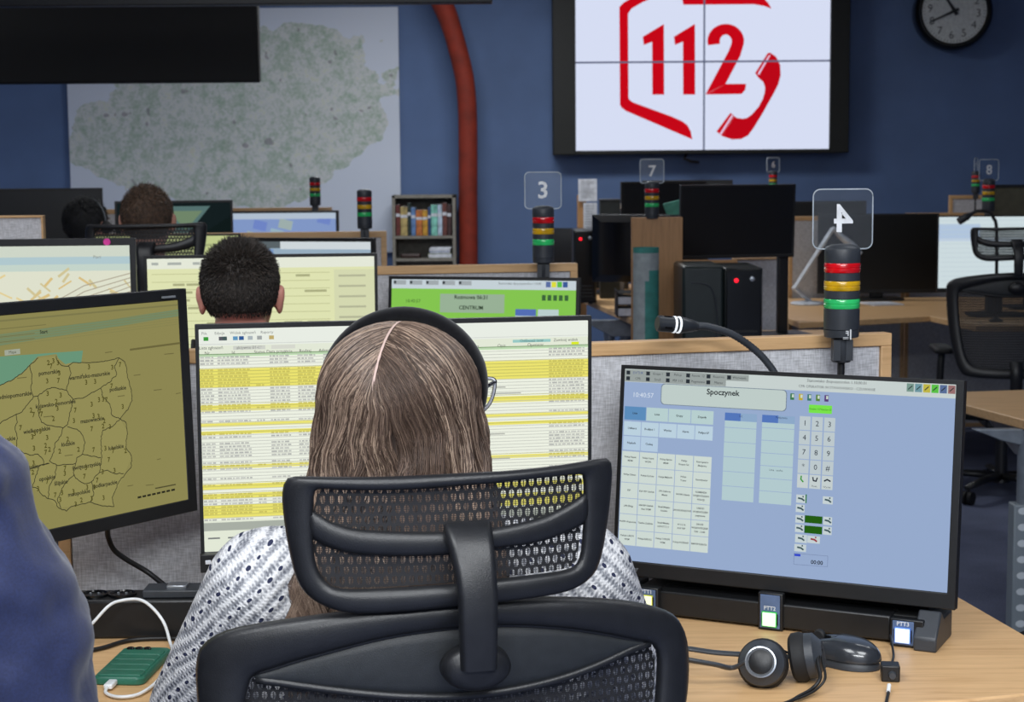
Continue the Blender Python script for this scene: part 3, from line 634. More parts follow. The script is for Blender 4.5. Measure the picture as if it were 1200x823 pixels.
# ---------------- second row
def yellow_form(a):
    a.rect(0, 0, 1, 1, (222, 226, 178), 1); a.rect(0, 0, 1, .08, (228, 232, 216), 2); a.rect(.82, .1, 1, 1, (212, 216, 176), 2)
    random.seed(11)
    for k in range(14):
        v = .12+k*.06; a.line([(.02, v), (.8, v)], .0014, (188, 190, 140), 3)
        for _ in range(3): u = random.uniform(.05, .7); a.rect(u, v+.012, u+random.uniform(.03, .1), v+.03, (170, 172, 130), 3)
    for k in range(10): a.rect(.84, .14+k*.08, .96, .155+k*.08, (178, 180, 150), 3)
    for u in (.02, .09, .12, .2): a.rect(u, .03, u+.03, .05, (170, 176, 170), 3)
A = atY(168, 300, 3.93); B = atY(442, 296.5, 3.98); yaw = math.atan2(B.y-A.y, B.x-A.x); W = (B-A).length
monitor('computer_monitor', 'monitor with pale yellow form in front of the man with spiky hair', ((A.x+B.x)/2, (A.y+B.y)/2), yaw, W, .33, A.z-.165, art=yellow_form, bz=(.007, .007, .007, .02))
def green_console(a):
    a.rect(0, 0, 1, 1, (132, 196, 80), 1); a.rect(0, 0, 1, .085, (196, 208, 214), 2)
    for k in range(5): a.rect(.01+k*.09, .01, .08+k*.09, .05, (160, 168, 172), 3); a.rect(.012+k*.09, .015, .025+k*.09, .04, (60, 66, 70), 4)
    a.text('Stanowisko dyspozytorskie 1.10.00', .7, .03, .008, (80, 86, 90))
    a.rect(.27, .13, .62, .3, (152, 176, 150), 3); a.text('Rozmowa 06:31', .44, .16, .014, (40, 56, 40), 4, bold=True); a.text('CENTRUM', .44, .255, .014, (40, 56, 40), 4, bold=True)
    a.text('10:40:57', .12, .2, .012, (60, 90, 50)); a.rect(.0, .33, .27, 1, (176, 206, 190), 3); a.rect(.68, .26, .79, .9, (186, 206, 206), 3); a.rect(.68, .26, .79, .32, (84, 110, 180), 4); a.rect(.8, .26, .91, .9, (186, 206, 206), 3)
    for k in range(5): a.rect(.82+k*.03, .13, .84+k*.03, .18, (60, 100, 60), 3)
    for k in range(6): a.line([(0, .4+k*.09), (.27, .4+k*.09)], .002, (140, 170, 150), 4)
    for k, c in enumerate(((90, 110, 160), (220, 220, 60), (90, 190, 70), (60, 90, 150))): a.rect(.84+k*.03, .01, .865+k*.03, .06, c, 4)
A = atY(453, 323.5, 4.42); B = atY(678, 325, 4.28); yaw = math.atan2(B.y-A.y, B.x-A.x); W = (B-A).length
monitor('computer_monitor', 'monitor with green console screen below the clear plate marked 3', ((A.x+B.x)/2, (A.y+B.y)/2), yaw, W, .31, A.z-.155, art=green_console, bz=(.008, .010, .008, .02), tilt=-6)
def beach_map(a):
    a.rect(0, 0, 1, 1, (222, 224, 204), 1); a.rect(0, 0, 1, .075, (206, 214, 200), 2); a.rect(0, .075, 1, .125, (176, 200, 206), 2); a.rect(0, .125, 1, .17, (196, 212, 202), 2)
    random.seed(9)
    for k in range(70):
        u, v = random.uniform(.3, 1), random.uniform(.2, .6); d = random.choice((1, -1)); a.line([(u, v), (u+random.uniform(.02, .06), v-.05*d)], random.uniform(.003, .006), random.choice([(216, 190, 130), (208, 196, 150), (226, 206, 150)]), 4)
    for k in range(5): a.line([(.68, .4+k*.05), (.82, .27+k*.04), (1, .19+k*.03)], .002, (170, 160, 140), 5)
    a.poly([(.82, .36), (.92, .33), (.95, .4), (.84, .43)], (226, 180, 110), 4)
    for k in range(9): a.text(random.choice(['ul. Morska', 'Port', 'Plac', '12']), random.uniform(.5, .95), random.uniform(.05, .9), .009, (130, 130, 120), 6)
A = atY(158, 279, 3.62); W = .57; yaw = R(4)
monitor('computer_monitor', 'monitor showing a pale coastal street map behind the left yellow map monitor', (A.x-W/2*math.cos(yaw), A.y-W/2*math.sin(yaw)), yaw, W, .35, A.z-.175, art=beach_map, bz=(.015, .012, .015, .02))
pk = MB(); pk.lathe([(.006, -.003), (.0075, 0), (.0075, .002)], 14, (0, 0, 0), axis='Y'); o = bpy.data.objects['computer_monitor.005'] if 'computer_monitor.005' in bpy.data.objects else None
st = pk.build('pink_sticker', plain('pink_gloss', (230, 60, 160), .3), [q for q in bpy.data.objects if q.get('label', '').startswith('monitor showing a pale coastal')][0]); st['label'] = 'pink sticker on the bezel'
st.location = (W/2-.058, -.003, A.z-DESK-.0075)
# ---------------- third and fourth rows
def blue_map(a):
    a.rect(0, 0, 1, 1, (128, 150, 196), 1); random.seed(4)
    for k in range(14):
        u, v = random.random(), random.random(); a.poly([(u, v), (u+.12, v+.05), (u+.1, v+.2), (u-.02, v+.15)], random.choice([(150, 176, 190), (110, 132, 196), (156, 172, 170)]), 2+k % 3)
    a.rect(0, 0, 1, .1, (176, 190, 206), 6)
A = atY(287, 247.5, 7.7); B = atY(398, 246, 7.75); W = .5
monitor('computer_monitor', 'small distant monitor with a blue map under the wooden divider near the wall map', ((B.x-W/2), A.y), R(3), W, .3, A.z-.15, art=blue_map, bz=(.01, .014, .01, .02))
def grey_blue(a):
    a.rect(0, 0, 1, 1, (150, 172, 190), 1); a.rect(0, 0, .35, .08, (90, 100, 104), 2); a.rect(.35, 0, 1, .09, (206, 214, 218), 2); a.rect(0, .09, .3, .3, (120, 150, 196), 2); a.rect(.52, .16, .62, .22, (110, 196, 90), 3); a.rect(.3, .3, .9, .6, (170, 188, 196), 2)
A = atY(310, 278.5, 5.6); B = atY(440, 279.5, 5.5); W = (B-A).length+.12
monitor('computer_monitor', 'grey-blue screen peeking above the pale yellow form monitor', ((A.x+B.x)/2-.06, (A.y+B.y)/2), math.atan2(B.y-A.y, B.x-A.x), W, .31, A.z-.155, art=grey_blue, bz=(.01, .014, .012, .02))
def mountain(a):
    a.rect(0, 0, 1, 1, (20, 30, 32), 1); a.poly([(.35, .05), (.82, .05), (.62, .45), (.52, .5), (.4, .3)], (84, 112, 110), 2); a.poly([(.45, .12), (.75, .12), (.6, .4)], (110, 132, 104), 3); a.poly([(0, .6), (.3, .2), (.5, .6), (.7, .5), (1, .2), (1, 1), (0, 1)], (16, 26, 26), 4)
A = atY(134, 236, 7.3); B = atY(272.5, 232, 7.4); W = (B-A).length
monitor('computer_monitor', 'dark mountain wallpaper screen behind the brown-haired person near the wall map', ((A.x+B.x)/2, (A.y+B.y)/2), math.atan2(B.y-A.y, B.x-A.x), W, .32, A.z-.16, art=mountain, bz=(.01, .01, .01, .02))
def pale_yel(a): a.rect(0, 0, 1, 1, (190, 200, 140), 1); a.rect(0, .1, 1, .13, (160, 170, 120), 2)
A = atY(281, 274, 5.75); W = .52
monitor('computer_monitor', 'pale yellow-green screen just behind the mesh headrest of the brown-haired person', (A.x-W/2, A.y), R(2), W, .30, A.z-.15, art=pale_yel, bz=(.006, .006, .006, .02))
A = atY(12, 225, 7.9); B = atY(113, 219, 8.0); W = .5
monitor('computer_monitor', 'black monitor at far left below the edge of the wall map', ((A.x+B.x)/2-.03, (A.y+B.y)/2), R(8), W, .33, (A.z+B.z)/2-.16, bz=(.01, .01, .01, .02))
def white_blue(a):
    a.rect(0, 0, 1, 1, (204, 218, 222), 1); a.rect(0, .1, .35, .3, (176, 196, 220), 2); a.rect(0, .3, 1, .34, (190, 206, 224), 2); random.seed(2)
    for k in range(14): a.line([(.02, .05+k*.065), (.9, .05+k*.065)], .002, (186, 202, 210), 3)
A = atY(1100, 253, 8.0); W = .56
monitor('computer_monitor', 'bright white screen behind the far right mesh chair', (A.x+W/2, A.y), R(-2), W, .36, A.z-.18, art=white_blue, bz=(.005, .006, .006, .02))
A = atY(1101, 250, 9.03); W = .64
monitor('computer_monitor', 'switched-off black monitor beside the bright screen of the far right desk', (A.x-W/2, A.y), R(0), W, .42, A.z-.21, bz=(.01, .01, .01, .02))
A = atY(797, 217, 7.0); B = atY(932, 217.5, 7.1); C_ = atY(791, 304, 7.0); W = (B-A).length
m_ = monitor('computer_monitor', 'raised black monitor above the computer tower with red light', ((A.x+B.x)/2, (A.y+B.y)/2), math.atan2(B.y-A.y, B.x-A.x), W, A.z-C_.z, (A.z+C_.z)/2, bz=(.008, .008, .008, .012), stand=False, tilt=3)
mb = MB(); zc = (A.z+C_.z)/2-DESK; mb.box(.19, .235, .03, .06, .012, zc); mb.build('stand_neck', BLACK, m_, bevel=.005); mb = MB(); mb.box(.1, .32, -.06, .14, 0, .014); mb.build('stand_base', BLACK, m_, bevel=.004)
for x, y, Y, w, yw, lab, z in ((697, 252, 8.55, .6, 158, 'glossy black monitor back beside the oak board', None), (727, 213, 9.6, .5, 12, 'black far monitor behind the light marked 7, nearest its left side', None), (753, 211.5, 9.9, .52, -4, 'wide black far monitor directly behind the clear plate marked 7', None), (646, 268, 9.75, .5, 150, 'black monitor back below the big display near the light marked 3', None), (929, 236, 9.75, .42, 0, 'black monitor behind the raised black monitor and desk lamp', None)):
    A = atY(x, y, Y); c = math.cos(R(yw)); 
    monitor('computer_monitor', lab, (A.x+abs(c)*w/2, Y), R(yw), w, .34, A.z-.17, mat=GLOSS if 'glossy' in lab else BLACK, depth=.06 if 'glossy' in lab else .035)
# ================================================================ desks and dividers
def desk(name, label, poly, legs, group=None, legmat=GREYM):
    cx = sum(p[0] for p in poly)/len(poly); cy = sum(p[1] for p in poly)/len(poly)
    t = thing(name, label, 'desk', (cx, cy, 0), 0, group)
    mb = MB(); mb.prism([(x-cx, y-cy) for x, y in poly], DESK-.028, DESK); mb.build('desk_top', WOODX, t, bevel=.003)
    for i, (x, y) in enumerate(legs):
        mb = MB(); mb.tube([(x-cx, y-cy, .05), (x-cx, y-cy, DESK-.06)], .03, 16)
        mb.prism([(y-cy-.3, .0), (y-cy+.3, .0), (y-cy+.28, .03), (y-cy+.05, .055), (y-cy-.05, .055), (y-cy-.28, .03)], x-cx-.03, x-cx+.03, 'YZ')
        mb.prism([(y-cy-.28, DESK-.028), (y-cy+.28, DESK-.028), (y-cy+.08, DESK-.09), (y-cy-.08, DESK-.09)], x-cx-.02, x-cx+.02, 'YZ')
        mb.build('leg', legmat, t, smooth=True, bevel=.002)
    return t
def divider(label, p0, p1, top, bottom=.01, group='desk dividers', th=.03, border=.022, extra=''):
    p0 = Vector((p0[0], p0[1], 0)); p1 = Vector((p1[0], p1[1], 0)); L = (p1-p0).length; yaw = math.atan2(p1.y-p0.y, p1.x-p0.x)
    t = thing('desk_divider', label, 'divider', (p0.x, p0.y, 0), yaw)
    mb = MB(); mb.box(0, L, 0, th, top-border, top); mb.box(0, border*.9, 0, th, bottom, top-border); mb.box(L-border*.9, L, 0, th, bottom, top-border); mb.box(border*.9, L-border*.9, 0, th, bottom, bottom+border)
    mb.build('wood_frame', WOODX, t, bevel=.0015)
    mb = MB(); mb.box(border*.9, L-border*.9, .005, th-.005, bottom+border, top-border); mb.build('fabric_panel', FABRIC, t, bevel=.003)
    return t
e = atY(1045.5, 390.5, 2.93); w0 = atY(700, 401.5, 2.80); dv = Vector((e.x-w0.x, e.y-w0.y, 0)).normalized()
j = Vector((e.x, e.y, 0))-dv*.62; print('divider', e, w0, j)
divider('grey fabric divider with wooden rim behind the right monitor of the nearest desk', (j.x, j.y), (e.x, e.y), e.z)
lft = atY(69, 660, 2.72)
divider('grey fabric divider with wooden rim behind the central and left monitors of the nearest desk', (lft.x, lft.y), (j.x-.01, j.y+.005), e.z)
desk('office_desk', 'wide beech desk with phone, mouse and headset in front of the seated woman', [(-1.5, 2.14), (-.6, 2.12), (-.2, 2.13), (.25, 2.15), (.585, 2.19), (.81, 2.25), (.727, 2.745), (e.x+.045, e.y-.01), (e.x, e.y-.02), (j.x, j.y-.03), (lft.x, lft.y-.03), (-1.5, 2.67)], [(-1.2, 2.4), (.55, 2.54)])
# second row
a2 = atY(442, 311.5, 4.55); b2 = atY(677, 308.5, 4.62)
divider('wood-rimmed grey divider below the tower light marked 3', (a2.x-.35, a2.y-.08), (b2.x, b2.y), b2.z)
desk('office_desk', 'beech desk of the man with spiky hair', [(-2.2, 3.55), (-1.2, 3.7), (.1, 3.75), (b2.x+.02, 4.0), (b2.x, 4.56), (a2.x-.35, 4.42), (-2.2, 4.4)], [(-2.0, 4.0), (.0, 4.15)])
a3 = atY(300, 272, 6.15); b3 = atY(453, 271, 6.2)
divider('distant grey divider with wooden rim under the light beside the bookcase', (a3.x-.6, a3.y-.05), (b3.x, b3.y), b3.z)
desk('office_desk', 'beech desk in front of the brown-haired person', [(-2.3, 5.35), (b3.x, 5.35), (b3.x+.02, 6.1), (-2.3, 6.05)], [(-2.1, 5.7), (b3.x-.15, 5.7)])
a4 = atY(273, 244.5, 8.1); b4 = atY(389, 243, 8.15)
divider('farthest grey divider with wooden rim in front of the wall map', (a4.x-.7, a4.y-.04), (b4.x, b4.y), b4.z)
desk('office_desk', 'far beech desk holding dark monitors below the wall map', [(-3.4, 7.2), (b4.x, 7.2), (b4.x, 8.03), (-3.4, 7.98)], [(-3.2, 7.6), (b4.x-.2, 7.6)])
g = atY(50, 252.5, 4.6); divider('grey fabric divider at far left behind the coastal map monitor', (g.x-1.0, 4.55), (g.x, 4.6), g.z, border=.006)
# right-hand desks
desk('office_desk', 'beech desk at right edge on grey metal pedestal leg', [(1.335, 5.03), (1.40, 5.30), (2.6, 5.5), (2.6, 4.2), (1.56, 4.15)], [(2.3, 4.9)])
ptube = atY(1192, 560, 4.72); px_ = ptube.x+.03; Yp = 4.72
d_ = [q for q in bpy.data.objects if q.get('label', '').startswith('beech desk at right edge')][0]
ox, oy = d_.location.x, d_.location.y
mb = MB(); mb.prism([(Yp-oy-.5, DESK-.028), (Yp-oy+.5, DESK-.028), (Yp-oy+.36, DESK-.06), (Yp-oy+.1, DESK-.115), (Yp-oy-.1, DESK-.115), (Yp-oy-.36, DESK-.06)], px_-ox-.012, px_-ox+.012, 'YZ')
mb.prism([(px_-ox-.16, DESK-.028), (px_-ox+.3, DESK-.028), (px_-ox+.3, DESK-.085), (px_-ox+.02, DESK-.085), (px_-ox-.08, DESK-.06)], Yp-oy-.015, Yp-oy+.015, 'XZ'); mb.build('desk_bracket', GREYM, d_, bevel=.003)
mb = MB(); mb.tube([(px_-ox, Yp-oy, .45), (px_-ox, Yp-oy, DESK-.06)], .03, 20); mb.build('leg_column', GREYM, d_, smooth=True)
def slotted():
    m, nt, b = new_mat('slotted_grey_metal'); x = X(nt); o = x.sep(x.coord())
    fu = x.m('SUBTRACT', x.m('FRACT', x.m('ADD', x.m('DIVIDE', x.m('SUBTRACT', o[0], px_-ox+.015), .07), 10)), .5)
    fv = x.m('SUBTRACT', x.m('FRACT', x.m('ADD', x.m('DIVIDE', o[2], .046), 10)), .5)
    d = x.m('ADD', x.m('POWER', x.m('ABSOLUTE', x.m('DIVIDE', fu, .2)), 2), x.m('POWER', x.m('ABSOLUTE', x.m('DIVIDE', fv, .22)), 2))
    nt.links.new(x.mix(x.m('LESS_THAN', d, 1), (122, 132, 140), (196, 204, 210)), b.inputs['Base Color']); b.inputs['Roughness'].default_value = .45; return m
mb = MB(); mb.box(px_-ox-.045, px_-ox+.14, Yp-oy-.03, Yp-oy+.03, .03, .5); mb.box(px_-ox-.05, px_-ox+.15, Yp-oy-.3, Yp-oy+.3, 0, .035); mb.build('leg_cover', slotted(), d_, bevel=.004)
desk('office_desk', 'distant beech desk carrying the white lamp and black monitor', [(1.27, 8.7), (1.31, 7.75), (1.98, 8.05), (2.06, 7.55), (3.2, 7.45), (3.2, 9.22), (1.29, 9.22)], [(1.6, 8.4), (2.9, 8.6)])
desk('office_desk', 'far beech desk corner with grey legs beside the oak board', [(.385, 9.4), (.56, 8.05), (1.1, 7.9), (1.24, 8.9), (1.24, 9.35), (.6, 9.9), (.4, 9.9)], [])
d_ = [q for q in bpy.data.objects if q.get('label', '').startswith('far beech desk corner')][0]; ox, oy = d_.location.x, d_.location.y
for px0 in (714, 733):
    p = atY(px0, 380, 8.35); mb = MB(); mb.tube([(p.x-ox, p.y-oy, 0), (p.x-ox, p.y-oy, DESK-.06)], .028, 14); mb.build('leg', GREYM, d_, smooth=True)
p = atY(712, 372, 8.3); mb = MB(); mb.prism([(p.x-ox-.13, DESK-.028), (p.x-ox+.3, DESK-.028), (p.x-ox+.3, DESK-.11), (p.x-ox+.02, DESK-.11)], p.y-oy-.02, p.y-oy+.02, 'XZ'); mb.build('desk_bracket', GREYM, d_, bevel=.003)
# desk under tower and raised monitor
desk('office_desk', 'desk carrying the computer tower with red light', [(.62, 6.3), (1.4, 6.3), (1.4, 7.4), (.93, 7.4), (.93, 6.76), (.62, 6.76)], [(1.2, 6.8)])
desk('office_desk', 'dim far desk along the back wall under the large display', [(-.1, 9.05), (.32, 9.4), (.34, 10.12), (1.28, 10.12), (1.3, 10.5), (-.1, 10.5)], [(.1, 10.0), (1.0, 10.3)])
desk('office_desk', 'small far desk behind the lamp and raised monitor', [(1.33, 9.42), (3.3, 9.42), (3.3, 10.1), (1.33, 10.1)], [(1.6, 9.8), (3.1, 9.8)])
# oak board divider
A = atY(740, 255, 6.8); B = atY(800, 255, 6.8)
t = thing('oak_board', 'tall oak-coloured board behind the grey and teal roll', 'board', (A.x, 6.8, 0))
mb = MB(); mb.box(0, B.x-A.x, 0, .03, .02, A.z); mb.box(B.x-A.x, B.x-A.x+.22, 0, .03, .02, atY(830, 305, 6.8).z); mb.build('board_panel', WOODD, t, bevel=.002)
mb = MB(); mb.box(0, B.x-A.x+.22, -.03, .06, 0, .02); mb.build('board_foot', GREYM, t, bevel=.003)
A = atY(858, 304, 7.6); B = atY(1000, 250, 8.75)
g0, g1 = atY(860, 303, 7.85), atY(916, 300, 7.95); divider('grey divider behind the raised black monitor', (g0.x, 7.85), (g1.x, 7.9), g0.z, border=.008)
g0, g1 = atY(925, 254, 9.25), atY(1062, 251, 9.3); divider('grey wood-rimmed divider behind the white lamp', (g0.x, g0.y), (g1.x, g1.y), g0.z)
g0, g1 = atY(1052, 250, 9.32), atY(1230, 250, 9.36); divider('wood-rimmed divider behind the bright far right screen', (g0.x+.05, g0.y), (g1.x, g1.y), g0.z)
g0, g1 = atY(1113, 229, 10.3), atY(1150, 229, 10.3); divider('dim brown divider under the two far right tower lights', (g0.x, g0.y), (g1.x+.1, g1.y), g0.z)
g0, g1 = atY(1163, 220, 8.4), atY(1260, 216, 8.4)
t = thing('display_case', 'olive-grey screen back at the far right edge', 'screen', (g0.x, 8.4, DESK)); mb = MB(); mb.box(0, g1.x-g0.x, 0, .04, .12, g0.z-DESK); mb.build('back_panel', plain('olive_plastic', (84, 82, 66), .6), t, bevel=.006)
mb = MB(); mb.box(-.004, g1.x-g0.x, -.004, .044, g0.z-DESK, g0.z-DESK+.014); mb.build('top_rim', BLACK, t); mb = MB(); mb.box(.1, .3, -.05, .15, 0, .015); mb.box(.17, .23, .005, .03, .015, .13); mb.build('stand', BLACK, t, bevel=.003)
desk('office_desk', 'far right beech desk behind the bright screen', [(2.05, 8.35+.0), (3.6, 8.35), (3.6, 9.2), (2.05, 9.2)], [(3.4, 8.8)]) if False else None
# ================================================================ tower lights
def tower(label, redpx, Y, num=None, mirror=False, scale=1, pole=True, yaw=0, zfloor=DESK, group=None):
    """redpx: where the middle of the red ring shows"""
    c = atY(redpx[0], redpx[1], Y); t = thing('tower_light', label, 'light', (c.x, c.y, zfloor), R(yaw)); k = scale
    z = c.z-zfloor; r = .0298*k; u = .0301*k     # u = ring pitch
    def ring(nm, a, b, rr, mat, par=None, lens=False):
        mb = MB()
        prof = [(rr*.97, a), (rr, a+.0015), (rr, (a+b)/2-.001), (rr*.965, (a+b)/2), (rr, (a+b)/2+.001), (rr, b-.0015), (rr*.97, b)] if lens else [(rr*.96, a), (rr, a+.001), (rr, b-.001), (rr*.96, b)]
        mb.lathe(prof, 32); return mb.build(nm, mat, par or t, smooth=True)
    h = .0080*k; body = ring('housing', z-3.45*u, z-2*u-h, r*1.0, DKGREY)
    ring('housing_ring', z-u*2+h, z-u-h, r*.985, DKGREY); ring('housing_ring', z-u+h, z-h, r*.985, DKGREY)
    mb = MB(); mb.lathe([(r*.98, z+h), (r, z+h+.002), (r, z+.030*k), (r*.93, z+.034*k), (r*.6, z+.0385*k), (.001, z+.040*k)], 32); mb.build('cap', DKGREY, t, smooth=True)
    ring('red_lens', z-h, z+h, r*1.015, RED, lens=True); ring('yellow_lens', z-u-h, z-u+h, r*1.015, YEL, lens=True); ring('green_lens', z-2*u-h, z-2*u+h, r*1.015, GRN, lens=True)
    mb = MB(); mb.lathe([(r*.9, z-3.9*u), (r*.97, z-3.85*u), (r*1.0, z-3.46*u), (r*.9, z-3.45*u)], 32); mb.build('collar', DKGREY, t, smooth=True)
    if pole:
        zb = z-5.3*u; mb = MB(); mb.lathe([(r*.5, zb), (r*.58, zb+.003), (r*.58, z-3.95*u), (r*.8, z-3.9*u)], 24); mb.box(-r*.55, -r*.15, -r*.62, -r*.3, zb+.004, z-4*u); mb.box(r*.15, r*.55, -r*.62, -r*.3, zb+.004, z-4*u); mb.build('socket', DKGREY, t, smooth=True)
        mb = MB(); mb.tube([(0, 0, .004), (0, 0, zb+.01)], r*.21, 12); mb.lathe([(.035, 0), (.035, .005), (.006, .008)], 24); mb.build('pole', BLACK, t, smooth=True)
    if num:
        S = .0995*k; z0 = z+.031*k; pl = []
        rc = .012*k
        for cx, cz, a0 in ((S/2-rc, S-rc, 0), (-S/2+rc, S-rc, 90), (-S/2+rc, rc, 180), (S/2-rc, rc, 270)):
            for q in range(7): a = R(a0+q*15); pl.append((cx+rc*math.cos(a), z0+cz+rc*math.sin(a)))
        mb = MB(); mb.prism(pl, -.0018, .0018, 'XZ'); mb.build('number_plate', ACRYL, t)
        mb = MB(); mb.tube([(x, 0, zz) for x, zz in pl+pl[:2]], .0011*max(1, (Y/2.9)**.5), 6); mb.build('plate_edge', EDGE, t, smooth=True)
        ar = Art(S, S); ar.text(num, .5, .51, .064*k, (244, 246, 248), 1, bold=True, mirror=mirror)
        ar.build('plate_number', BOOKM, t, Matrix.Translation((0, -.0025, z0+S/2)))
    if Y < 4:
        ar = Art(.02, .02); ar.text('F', .5, .45, .012, (225, 228, 230), 1, bold=True, mirror=True); ar.rect(.72, .1, .84, .95, (225, 228, 230), 1); ar.rect(.15, .75, .6, .8, (225, 228, 230), 1); ar.rect(.15, .86, .6, .9, (225, 228, 230), 1)
        ar.build('maker_sticker', BOOKM, t, Matrix.Translation((.004, -r*1.012, z-3.65*u)))
    return t
tower('red, yellow and green tower light under a clear plate marked with a mirrored 4', (987, 313.5), 2.86, '4', True)
tower('red, yellow and green tower light under a clear plate marked 3', (636.5, 258), 4.55, '3', scale=.97)
tower('tower light without a plate standing between wall map and bookcase', (427, 233.5), 6.0, scale=.88)
tower('small tower light at the foot of the wall map', (369, 215.5), 8.0, scale=.86)
tower('tower light under a clear plate marked 7 on top of the oak board', (764, 223.5), 6.815, '7', scale=.95, pole=False, zfloor=atY(764, 255, 6.815).z)
tower('tower light under a clear plate marked 8 by the far right screen', (1158.5, 219), 8.25, '8', scale=1.0, yaw=10)
tower('dim tower light just left of the one marked 8', (1143.5, 207), 9.8, '9', scale=.8, yaw=62)
tower('faint distant tower light above the raised black monitor', (906, 206.5), 9.8, '6', scale=.8, yaw=20)
# ================================================================ gooseneck microphone
def gooseneck(label, pts, Y, k=1, rings=True):
    W3 = [atY(x, y, yy) for x, y, yy in pts]; b = W3[-1]; t = thing('gooseneck_microphone', label, 'microphone', (b.x, b.y, DESK)); o = Vector((b.x, b.y, DESK))
    P = [q-o for q in W3]; neck = P[2:]; neck[-1] = Vector((0, 0, .012)); sp = smoothpath(neck, 14)
    mb = MB(); sp2 = []; 
    for a, c in zip(sp[:-1], sp[1:]):
        n = max(1, int((c-a).length/.0016*.5)); sp2 += [a.lerp(c, i/n) for i in range(n)]
    rr = [(.0065 if (i//1) % 2 else .0056)*k for i in range(len(sp2))]; mb.tube(sp2, rr, 12); mb.build('neck', DKGREY if rings else BLACK, t, smooth='all')
    d = (P[0]-P[2]).normalized(); a = P[2]; L = (P[0]-P[2]).length
    mb = MB(); prof = [(.0, .0065), (.05, .0075), (.06, .0085), (.4, .0128), (.42, .0115), (1-.0, .0122), (1.0, .0115)]
    prof = [(0, .0078), (.08, .0085), (.1, .0095), (.38, .0135), (.46, .0135), (.47, .0118), (.53, .0118), (.54, .0132), (.97, .0132), (1, .011)]
    mb.tube([a+d*(L*s) for s, _ in prof], [r_*k for _, r_ in prof], 20); mb.build('capsule', plain('capsule_grey', (40, 43, 48), .4), t, smooth=True)
    if rings:
        for s0, s1 in ((.45, .49), (.56, .61)): mb = MB(); mb.tube([a+d*(L*s0), a+d*(L*s1)], .0138*k, 24); mb.build('light_ring', emis('ring_white', (225, 230, 235), .9) if s0 < .5 else bpy.data.materials['ring_white'], t, smooth=True)
        for q in range(4):
            aa = R(q*90+20); u = d.cross(Vector((0, 1, 0))).normalized(); v = u.cross(d); ofs = (u*math.cos(aa)+v*math.sin(aa))*.0131*k
            mb = MB(); mb.tube([a+d*(L*.68)+ofs, a+d*(L*.86)+ofs], .0016*k, 6); mb.build('grille_slot', GLOSS, t)
    mb = MB(); mb.lathe([(.03, 0), (.03, .008), (.012, .018), (.007, .03)], 24); mb.build('base', BLACK, t, smooth=True)
    return t
gooseneck('black gooseneck microphone with white rings above the right monitor', [(770, 379, 2.74), (800, 381, 2.755), (817, 382.5, 2.76), (830, 383, 2.765), (858, 392, 2.775), (882, 408, 2.785), (899, 425, 2.79), (911, 445, 2.79), (918, 480, 2.79), (922, 560, 2.79), (922, 640, 2.79)], 2.76)
gooseneck('black gooseneck microphone in front of the far right bright screen', [(1123, 260, 7.7), (1132, 255, 7.7), (1138, 251, 7.7), (1146, 247.5, 7.7), (1158, 249, 7.7), (1164, 255, 7.7), (1168, 275, 7.7), (1168, 330, 7.72)], 7.7, 1.3, rings=False)
# ================================================================ push-to-talk console under the right monitor
cL = atZ(745, 733, DESK); cR = atZ(1098, 779, DESK)
yawC = yawR; rmM = Matrix.Translation(rm.location) @ Matrix.Rotation(yawR, 4, 'Z')
t = thing('talk_console', 'black push-to-talk console with three lit buttons under the right monitor', 'console', tuple(rm.location), yawR)
CF = -.032
def cpx(px, py, yo=CF):
    Mi = rmM.inverted(); o = Mi @ CAMP; d = Mi.to_3x3() @ ray(px, py); s = (yo-o.y)/d.y; return o+d*s
b0 = cpx(770, 690); b1 = cpx(1046, 770); xl = cpx(742, 700).x; xr = cpx(1096, 740).x; ztop = ctr.z-H/2-DESK-.012
mb = MB(); mb.box(cpx(770, 700).x, cpx(1044, 700).x, CF, .02, .004, min(ztop-.002, cpx(900, 703).z)); mb.build('front_housing', BLACK, t, bevel=.003)
mb = MB(); mb.box(xl, xr-.01, -.012, .055, .0, ztop-.004); mb.build('rear_housing', plain('matt_black', (14, 15, 16), .6), t, bevel=.003)
